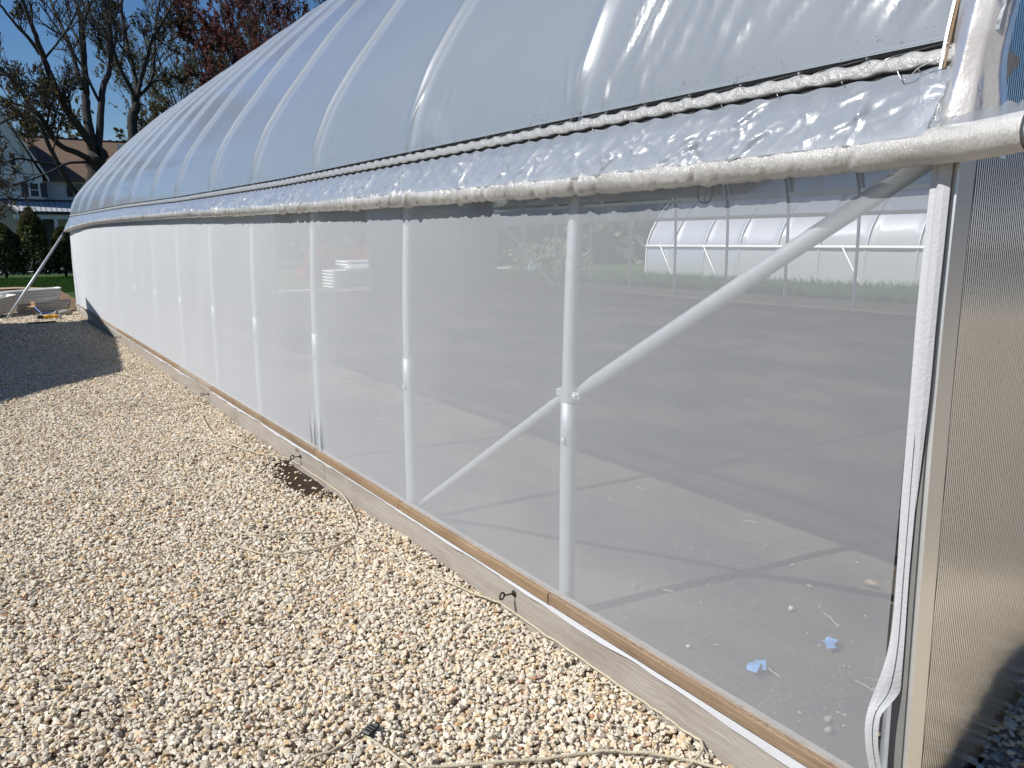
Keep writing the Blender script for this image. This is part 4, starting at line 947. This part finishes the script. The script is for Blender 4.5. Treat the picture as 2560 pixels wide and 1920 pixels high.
# evergreen shrubs before the house
def shrub(px, Y, w, h, seed, label):
    r = np.random.default_rng(seed); c_ = ony(px, 640, Y); n = 3400; t = r.random(n)**.8; prof_ = np.interp(t, [0, .08, .35, .7, .9, 1], [.85, 1, .95, .72, .38, .06])
    a_ = r.uniform(0, 6.28, n); rad = w*.5*prof_*(.55+.45*r.random(n)**.35)*(1+.13*np.sin(a_*3+t*9+seed)+.10*np.sin(a_*5-t*14))
    Pp = np.stack([c_[0]+rad*np.cos(a_), Y+rad*np.sin(a_), -.22+.12+t*h], 1)
    e_ = empty('evergreen_shrub', (c_[0], Y, -.25), label, 'shrub', 'evergreen shrubs before the porch')
    v_, f_ = leafcloud(Pp, .085, seed, 0, 1.9); soup('foliage', v_, f_, M_EVER, e_)
    m_ = MB(); m_.tube([(c_[0], Y, -.3), (c_[0]+.03, Y, h*.5), (c_[0], Y, h*.85)], [.06, .04, .01], 6); m_.build('stem', M_BARK, e_)
shrub(10, 39, 1.35, 2.1, 51, 'rounded evergreen shrub at the left edge of the photo'); shrub(83, 39, 1.35, 2.75, 52, 'tall pointed evergreen shrub left of the silver pole')
shrub(160, 39.5, 1.15, 2.0, 53, 'evergreen shrub half hidden by the greenhouse corner'); shrub(-62, 39, 1.4, 2.3, 54, 'evergreen shrub just outside the left edge')
shrub(232, 39.5, 1.3, 2.3, 55, 'evergreen shrub hidden behind the greenhouse end')

# ------------------------------------------------------------------ white house
HY = 46.0
def hx(px, Y=HY): return float(ony(px, 500, Y)[0])
def hz_(py, px=90, Y=HY): return float(ony(px, py, Y)[2])
HO = empty('white_house', (3.0, HY, -.2), 'white two-storey house with brown shingle roof, dark shutters and pale metal porch roof', 'house')
z_ridge, z_eave = hz_(320), hz_(442); z_pt, z_pe = hz_(505), hz_(529, 90, 43.6)
m = MB(); m.cbox((-4, HY, -.3), (13, HY+8, z_eave), .01); m.build('wall', M_SIDING, HO)
sid = MB()
for i in range(40):
    z_ = .1+i*.115
    if z_ < z_eave-.1: sid.box((-4, HY-.012, z_), (13, HY-.001, z_+.02))
sid.build('clapboard_line', M_SIDING, HO)
rf = MB(); rf.add([(-4.3, HY-.35, z_eave-.05), (13.3, HY-.35, z_eave-.05), (13.3, HY+4, z_ridge), (-4.3, HY+4, z_ridge), (-4.3, HY+8.35, z_eave-.05), (13.3, HY+8.35, z_eave-.05),
     (-4.3, HY-.35, z_eave-.2), (13.3, HY-.35, z_eave-.2), (13.3, HY+4, z_ridge-.18), (-4.3, HY+4, z_ridge-.18), (-4.3, HY+8.35, z_eave-.2), (13.3, HY+8.35, z_eave-.2)],
     [(0,1,2,3),(3,2,5,4),(7,6,9,8),(8,9,10,11),(0,6,7,1),(4,5,11,10),(0,3,9,6),(3,4,10,9),(1,7,8,2),(2,8,11,5)]); RO = rf.build('roof', M_SHING, HO)
m = MB(); m.box((-4.3, HY+3.93, z_ridge-.04), (13.3, HY+4.07, z_ridge+.05)); m.build('ridge_cap', M_NAVY, RO)
# front gable on the left
gx0, gx1 = hx(-110), hx(108); gm = (gx0+gx1)/2; gz = z_eave; gp = hz_(250)
g_ = MB(); g_.add([(gx0, HY-.9, -.3), (gx1, HY-.9, -.3), (gx1, HY-.9, gz), (gm, HY-.9, gp), (gx0, HY-.9, gz), (gx0, HY+1, -.3), (gx1, HY+1, -.3), (gx1, HY+1, gz), (gm, HY+3, gp), (gx0, HY+1, gz)],
     [(0,1,2,3,4),(1,6,7,2),(0,4,9,5)]); g_.build('gable_wall', M_SIDING, HO)
g2 = MB(); g2.add([(gx1+.25, HY-1.15, gz-.18), (gm, HY-1.15, gp+.12), (gm, HY+3.4, gp+.12), (gx1+.25, HY+1.2, gz-.18), (gx0-.25, HY-1.15, gz-.18), (gx0-.25, HY+1.2, gz-.18)], [(0,3,2,1),(1,2,5,4)]); g2.build('gable_roof', M_SHING, HO)
g3 = MB(); g3.add([(gx1+.27, HY-1.16, gz-.32), (gx1+.27, HY-1.16, gz-.14), (gm, HY-1.16, gp+.16), (gm, HY-1.16, gp-.04)], [(0,1,2,3)]); g3.add([(gx0-.27, HY-1.16, gz-.32), (gm, HY-1.16, gp-.04), (gm, HY-1.16, gp+.16), (gx0-.27, HY-1.16, gz-.14)], [(0,1,2,3)]); g3.build('rake_board', M_TRIM, HO)
def window(px0, px1, py0, py1, Yw, shutters=True):
    x0, x1, z1, z0 = hx(px0, Yw), hx(px1, Yw), hz_(py0, (px0+px1)/2, Yw), hz_(py1, (px0+px1)/2, Yw)
    m_ = MB(); w = .07
    for a_, b_ in (((x0-w, Yw-.05, z0-w), (x0, Yw-.002, z1+w)), ((x1, Yw-.05, z0-w), (x1+w, Yw-.002, z1+w)), ((x0, Yw-.05, z1), (x1, Yw-.002, z1+w)), ((x0, Yw-.06, z0-w), (x1, Yw-.002, z0)), ((x0, Yw-.04, (z0+z1)/2-.02), (x1, Yw-.002, (z0+z1)/2+.02))): m_.box(a_, b_)
    f_ = m_.build('window', M_TRIM, HO); m_ = MB(); m_.box((x0, Yw-.02, z0), (x1, Yw-.001, z1)); m_.build('pane', M_PANE, f_)
    if shutters:
        for a_, b_ in ((x0-w-.30, x0-w-.03), (x1+w+.03, x1+w+.30)): m_ = MB(); m_.cbox((a_, Yw-.04, z0-.03), (b_, Yw-.003, z1+.03), .008); m_.build('shutter', M_NAVY, HO)
window(79, 99, 459, 491, HY-.9); window(8, 22, 384, 414, HY-.9, False); window(36, 50, 384, 414, HY-.9, False); window(190, 210, 459, 491, HY)
px0 = hx(6, 43.6); m = MB()
m.add([(hx(42, 43.6), 43.6, z_pe), (13, 43.6, z_pe), (13, HY-.91, z_pt), (px0, HY-.91, z_pt), (px0-2, HY-.91, z_pe), (hx(42, 43.6), 43.6, z_pe-.04), (13, 43.6, z_pe-.04), (13, HY-.91, z_pt-.05), (px0, HY-.91, z_pt-.05)], [(0,1,2,3),(5,8,7,6)])
PR = m.build('porch_roof', M_METROOF, HO); m = MB()
for i in range(40):
    x = hx(42, 43.6)+.05+i*.22; t0 = 0
    P0 = np.array([x, 43.6, z_pe+.015]); P1 = np.array([x, HY-.92, z_pt+.015]); m.tube([P0, P1], .012, 4)
m.build('roof_seam', M_GASKET, PR)
m = MB(); m.box((px0-4, HY-.96, z_pt-.02), (13, HY-.905, z_pt+.09)); m.build('flashing', M_NAVY, PR)
m = MB(); m.box((hx(42, 43.6), 43.52, z_pe-.12), (13, 43.6, z_pe+.02)); m.add([(px0-.02, HY-1.0, z_pt), (px0+.02, HY-1.0, z_pt+.06), (hx(42, 43.6)+.03, 43.55, z_pe+.02), (hx(42, 43.6)-.02, 43.55, z_pe-.10)], [(0,1,2,3)]); m.build('gutter', M_NAVY, PR)
m = MB(); m.box((hx(30, 43.7), 43.62, z_pe-.34), (13, 43.74, z_pe-.121)); m.build('porch_beam', M_TRIM, HO)
for px in (44, 134, 235):
    x = hx(px, 43.7); m = MB(); m.cbox((x-.07, 43.62, -.2), (x+.07, 43.76, z_pe-.342), .01); m.build('porch_post', M_TRIM, HO)
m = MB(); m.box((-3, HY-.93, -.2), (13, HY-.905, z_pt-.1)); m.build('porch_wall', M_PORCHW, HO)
m = MB(); x = hx(114, HY-.95); m.cbox((x-.22, HY-.97, -.1), (x+.22, HY-.935, hz_(540)), .01); m.build('door', M_NAVY, HO)
m = MB(); m.box((-4, 43.5, -.3), (13, HY-.9, -.16)); m.build('porch_floor', M_OFFW, HO)

# ------------------------------------------------------------------ left foreground: pole, stacked trays, tools
pt, pb = np.array([1.50, 18.42, 1.415]), onz(18, 796, -.17)
PO = empty('prop_pole', pb, 'shiny galvanised pole propped against the far end of the roll-up bar', 'pole')
m = MB(); m.tube([pb, pt], .024, 12); m.build('pipe', M_GALV, PO, True); d_ = (pt-pb)/np.linalg.norm(pt-pb)
m = MB(); m.tube([pt-d_*.06, pt+d_*.03], .029, 12); m.build('pipe_collar', M_BLACKP, PO, True)
def tray_mesh(Ln, W, hgt, th, rnd):
    """shallow open tray with rounded ends: outer and inner wall, rim and floor"""
    n = 8; o = []
    for cx, cy, a0 in ((Ln/2-rnd, W/2-rnd, 0), (-Ln/2+rnd, W/2-rnd, 90), (-Ln/2+rnd, -W/2+rnd, 180), (Ln/2-rnd, -W/2+rnd, 270)):
        for i in range(n): a_ = math.radians(a0+90*i/(n-1)); o.append((cx+rnd*math.cos(a_), cy+rnd*math.sin(a_)))
    o = np.array(o); k = len(o); s_ = 1-2*th/W
    def ring(f, z): return np.stack([o[:, 0]*(1-(1-f)*W/Ln), o[:, 1]*f, np.full(k, z)], 1)
    R = [ring(.80, 0), ring(.92, hgt*.75), ring(1.02, hgt*.80), ring(1.02, hgt), ring(.95, hgt), ring(.90, hgt*.8), ring(.78, .012)]
    F = []
    for i in range(len(R)-1):
        for q in range(k): F.append((i*k+q, i*k+(q+1) % k, (i+1)*k+(q+1) % k, (i+1)*k+q))
    F.append(tuple(range(k))[::-1]); F.append(tuple((len(R)-1)*k+q for q in range(k))); return np.concatenate(R), F
def tray_stack(origin, yaw_, n, dz, slide, label_f, group, Ln=1.05, W=.42, hgt=.10, tilt=0, top_mat=M_WHITE):
    V_, F_ = tray_mesh(Ln, W, hgt, .02, .09); me = None
    for i in range(n):
        M_ = Matrix.Rotation(yaw_, 4, 'Z') @ Matrix.Rotation(tilt, 4, 'Y')
        off_ = np.array(M_.to_3x3() @ Vector((slide*i, 0, dz*i))); e_ = empty('plastic_tray', np.array(origin)+off_, label_f(i, n), 'tray', group); e_.rotation_euler = M_.to_euler()
        if me is None:
            m_ = MB(); m_.add(V_, F_); b_ = m_.build('tray_body', top_mat); b_.parent = e_; me = b_
            m_ = MB(); m_.cbox((-.02, -W*.42, .012), (.02, W*.42, hgt*.75), .004); d2 = m_.build('tray_divider', top_mat); d2.parent = b_; d2.location = (-Ln*.22, 0, 0)
        else:
            b_ = me.copy(); SC.collection.objects.link(b_); b_.parent = e_; d3 = d2.copy(); SC.collection.objects.link(d3); d3.parent = b_
            b_.data = me.data
def lab(kind):
    def f(i, n):
        if i == n-1: return 'topmost open tray of the %s' % kind
        return '%s tray from the bottom of the %s' % (['lowest', 'second', 'third', 'fourth', 'fifth', 'sixth', 'seventh', 'eighth', 'ninth'][i], kind)
    return f
p = onz(100, 792, -.18); q = ony(105, 752, 18.55)
tray_stack((.78, 18.62, .02), .06, 4, .052, .010, lab('white tray stack behind the silver pole'), 'white trays stacked behind the pole', 1.10, .46, .11, -.05)
tray_stack((1.00, 18.65, -.19), -.10, 4, .045, .012, lab('grimy tray stack under the white trays'), 'grimy trays under the white stack', .95, .44, .09, -.02, M_OFFW)
tray_stack((.02, 18.0, -.17), .55, 6, .045, .014, lab('slanted tray stack at the left edge'), 'slanted trays at the left edge', 1.0, .44, .09, -.16, M_OFFW)
# grinder-like yellow tool lying on a black plate
c = onz(112, 797, -.165); tl = empty('power_tool', c, 'yellow and black cordless power tool lying on the gravel', 'power tool')
M_ = Matrix.Translation(c+np.array([0, 0, .035])) @ Matrix.Rotation(.10, 4, 'Z'); Mx = M_ @ Matrix.Rotation(math.pi/2, 4, 'Y')
m = MB(); m.lathe([(.02, -.02), (.036, -.01), (.036, .06), (.028, .08), (.026, .16), (.034, .18), (.034, .21), (.02, .225)], 14, Mx); m.build('tool_body', M_YELP, tl, True)
m = MB(); m.cbox((-.12, -.045, -.03), (-.022, .045, .035), .012, 0, M_); m.build('battery', M_BLACKP, tl)
m = MB(); m.cbox((.215, -.028, -.028), (.275, .028, .028), .008, 0, M_); m.lathe([(.012, 0), (.012, .03)], 10, M_ @ Matrix.Translation((.25, 0, -.05))); m.build('tool_head', M_GALV, tl)
m = MB(); m.cbox((.03, -.012, -.03), (.14, .012, .0-.024), .006, 0, M_); m.build('trigger', M_BLACKP, tl)
c = onz(106, 806, -.168); sp = empty('metal_bar', c, 'flat black metal bar on the gravel in front of the power tool', 'metal bar')
m = MB(); M_ = Matrix.Translation(c) @ Matrix.Rotation(.16, 4, 'Z'); m.cbox((-.20, -.035, -.008), (.22, .035, .012), .004, 0, M_); m.build('bar', M_BLACKP, sp); m = MB(); m.cbox((-.24, -.02, -.004), (-.19, .02, .016), .004, 0, M_); m.build('bar_grip', M_BLACKP, sp)
c = onz(158, 782, -.14); r = np.random.default_rng(4); m = MB(); th = np.linspace(0, np.pi, 9); ph_ = np.linspace(0, 2*np.pi, 14, endpoint=False)
V_ = [np.array([.17*math.sin(a_)*math.cos(b_)*(1+.06*math.sin(3*b_)), .11*math.sin(a_)*math.sin(b_), .072*math.cos(a_)])+c for a_ in th for b_ in ph_]
F_ = [(i*14+j, (i+1)*14+j, (i+1)*14+(j+1) % 14, i*14+(j+1) % 14) for i in range(8) for j in range(14)]
m.add(V_, F_); tag(m.build('rock', M_ROCK, None, True), 'smooth grey rock lying at the far corner of the greenhouse', 'rock')
hz0 = -.15; hs = empty('blue_hose', (1.0, 17.9, hz0), 'blue plastic hose kinked over the ground beside the yellow tool', 'hose')
m = MB(); m.tube(curve([ony(87, 768, 18.0), ony(95, 775, 17.9), ony(103, 782, 17.8), onz(112, 784, hz0), onz(125, 782, hz0), onz(138, 776, hz0)], 8), .014, 8); m.build('hose_pipe', M_BLUEP, hs, True)
bb = empty('black_tubing', (1.3, 18.6, -.15), 'bundle of black drip tubing lying by the far corner of the greenhouse', 'tubing')
for i in range(5):
    m = MB(); m.tube(curve([ony(122+i*3, 780-i*3, 18.9), ony(140+i*2, 770-i*2.5, 18.9), ony(158, 762-i*2, 18.9), ony(176, 757-i, 18.9)], 6), .014, 6); m.build('tube', M_BLACKP, bb, True)
m = MB(); c = ony(72, 770, 18.15); M_ = Matrix.Translation(c) @ Matrix.Rotation(.3, 4, 'Z') @ Matrix.Rotation(-.25, 4, 'Y'); m.cbox((-.12, -.10, -.012), (.12, .10, .012), .004, 0, M_)
bx = empty('cardboard_box', c, 'torn piece of brown cardboard box between the tray stacks', 'cardboard'); m.build('box_panel', M_CARD, bx)
m = MB(); m.cbox((.095, -.10, .012), (.12, .10, .09), .003, 0, M_); m.build('box_flap', M_CARD, bx)

# ------------------------------------------------------------------ seen through the netting at the far end
tray_stack((9.05, 20.4, -.10), 0.0, 6, .085, 0, lab('white tray stack outside the doorway'), 'white trays outside the doorway', 2.5, .8, .13)
tray_stack((9.35, 20.9, .48), 0.05, 2, .085, 0, lab('upper white tray stack outside the doorway'), 'white trays on top outside the doorway', 1.9, .8, .13)
tray_stack((11.3, 18.6, -.05), -.15, 3, .085, 0, lab('white tray stack behind the louvred panel'), 'white trays behind the louvres', 1.7, .7, .13)
def bush(name, c, rad, n, mat, size, label, seed, cat='shrub', sq=.8, group=None):
    r = np.random.default_rng(seed); d = r.normal(0, 1, (n, 3)); d /= np.linalg.norm(d, axis=1)[:, None]; d[:, 2] = np.abs(d[:, 2])
    rr_ = rad*(.45+.55*r.random(n)**.5)*(1+.2*np.sin(d[:, 0]*5+seed)+.2*np.sin(d[:, 1]*6+2*seed)); e_ = empty(name, c, label, cat, group)
    v_, f_ = leafcloud(np.array(c)+d*rr_[:, None]*[1, 1, sq], size, seed); soup('foliage', v_, f_, mat, e_)
    m_ = MB()
    for i in range(7): a_ = i*.9; m_.tube([np.array(c), np.array(c)+np.array([math.cos(a_)*.4, math.sin(a_)*.4, .7])*rad], [.03, .01], 5)
    m_.build('stems', M_BARK, e_)
bush('orange_shrub', (10.4, 26.2, -.1), 1.25, 2200, M_ORANGE, .14, 'round orange red shrub seen through the netting beside the doorway', 61)
bush('pale_shrub', tuple(onz(1375, 690, .1)*0+np.array([18.6, 24.6, .1])), 1.5, 700, M_BRIGHT, .12, 'pale leafed shrub seen left of the braced bow', 62)
b0 = ony(1333, 690, 26.0); bl = empty('water_drum', (b0[0], 26.0, b0[2]), 'small blue drum standing on the lawn beyond the greenhouse', 'drum')
m = MB(); m.lathe([(.20, -.05), (.22, 0), (.22, .25), (.23, .27), (.22, .29), (.22, .55), (.18, .60)], 14, Matrix.Translation(b0)); m.build('drum_body', simple('turquoise_plastic', (0.10, 0.42, 0.52), 0.5), bl, True)
m = MB(); m.lathe([(.10, .60), (.10, .66), (.05, .70)], 12, Matrix.Translation(b0)); m.build('drum_cap', M_WHITE, bl, True)
b1 = ony(1270, 672, 27.0); m = MB(); m.cbox((b1[0]-.9, 27-.3, b1[2]-.03), (b1[0]+.9, 27.3, b1[2]+.05), .01); tp = empty('white_table', (b1[0], 27, b1[2]-.5), 'long white table standing on the lawn beyond the far corner', 'table'); m.build('tabletop', M_WHITE, tp)
for sx in (-.8, .8):
    for sy in (-.2, .2): m = MB(); m.cbox((b1[0]+sx-.03, 27+sy-.03, b1[2]-.65), (b1[0]+sx+.03, 27+sy+.03, b1[2]-.03), .005); m.build('leg', M_WHITE, tp)
# wooded slope beyond
r = np.random.default_rng(91); n = 95000; th_ = r.uniform(.17, 1, n); X_ = 12+62*th_+r.normal(0, 1.5, n); Y_ = 62-50*th_+r.normal(0, 2.5, n); hh = 10.5+2.5*noise1(X_*.35, 92)+1.2*noise1(X_*1.1, 93)
Z_ = -.2+hh*r.random(n)**.85*1.0
Xb_ = r.uniform(6, 42, 30000); Yb_ = 74+r.normal(0, 2.5, 30000); Zb_ = -.2+(8+1.5*noise1(Xb_*.6, 97))*r.random(30000)**.85
X_ = np.concatenate([X_, Xb_]); Y_ = np.concatenate([Y_, Yb_]); Z_ = np.concatenate([Z_, Zb_])
v_, f_ = leafcloud(np.stack([X_, Y_, Z_], 1), .52, 94); tag(soup('wooded_slope', v_, f_, M_HILL), 'grey green wooded slope beyond the neighbouring hoop house', 'woods', kind='stuff')

# ------------------------------------------------------------------ outside the frame: a shed shaped to cast the shadow on the gravel, a row of brush added behind the viewer for reflections
HS = 3.3; sh = np.array([.97*HS, -.20*HS]); corners = [np.array(p)-sh for p in ((-1.6, 6.6), (1.22, 9.55), (1.98, 16.45), (-1.6, 14.2))]  # unseen caster, plan worked back from the shadow it has to throw
SD = empty('shadow_shed', (-3.6, 12.5, -.2), 'unseen grey shed left of the gravel, shaped to cast the shadow on it', 'shed')
m = MB(); n4 = 4; zr = HS-.18
V_ = [(*(c_*.97+np.array([-.1, .37])*.3), -.25) for c_ in corners]+[(*(c_*.97+np.array([-.1, .37])*.3), zr-.15) for c_ in corners]
m.add(V_, [(0,1,5,4),(1,2,6,5),(2,3,7,6),(3,0,4,7)]); m.build('wall', M_PORCHW, SD)
m = MB(); m.add([(*c_, zr-.15) for c_ in corners]+[(*c_, zr) for c_ in corners], [(3,2,1,0),(4,5,6,7),(0,1,5,4),(1,2,6,5),(2,3,7,6),(3,0,4,7)]); m.build('roof', M_SHING, SD)
r = np.random.default_rng(95); n = 60000; X_ = r.uniform(-8, 90, n); Y_ = -13+r.normal(0, .8, n); Z_ = -.2+6.8*r.random(n)**.9  # added out of view so the end wall mirrors something dark
v_, f_ = leafcloud(np.stack([X_, Y_, Z_], 1), .35, 96); e_ = empty('reflection_hedge', (10, -13, -.2), 'dark bare brush added unseen behind the viewer to darken the end wall reflection', 'reflection_hedge'); soup('foliage', v_, f_, leaf('bare_brush', (0.035, 0.032, 0.034), (0.075, 0.066, 0.062), 0.1), e_)
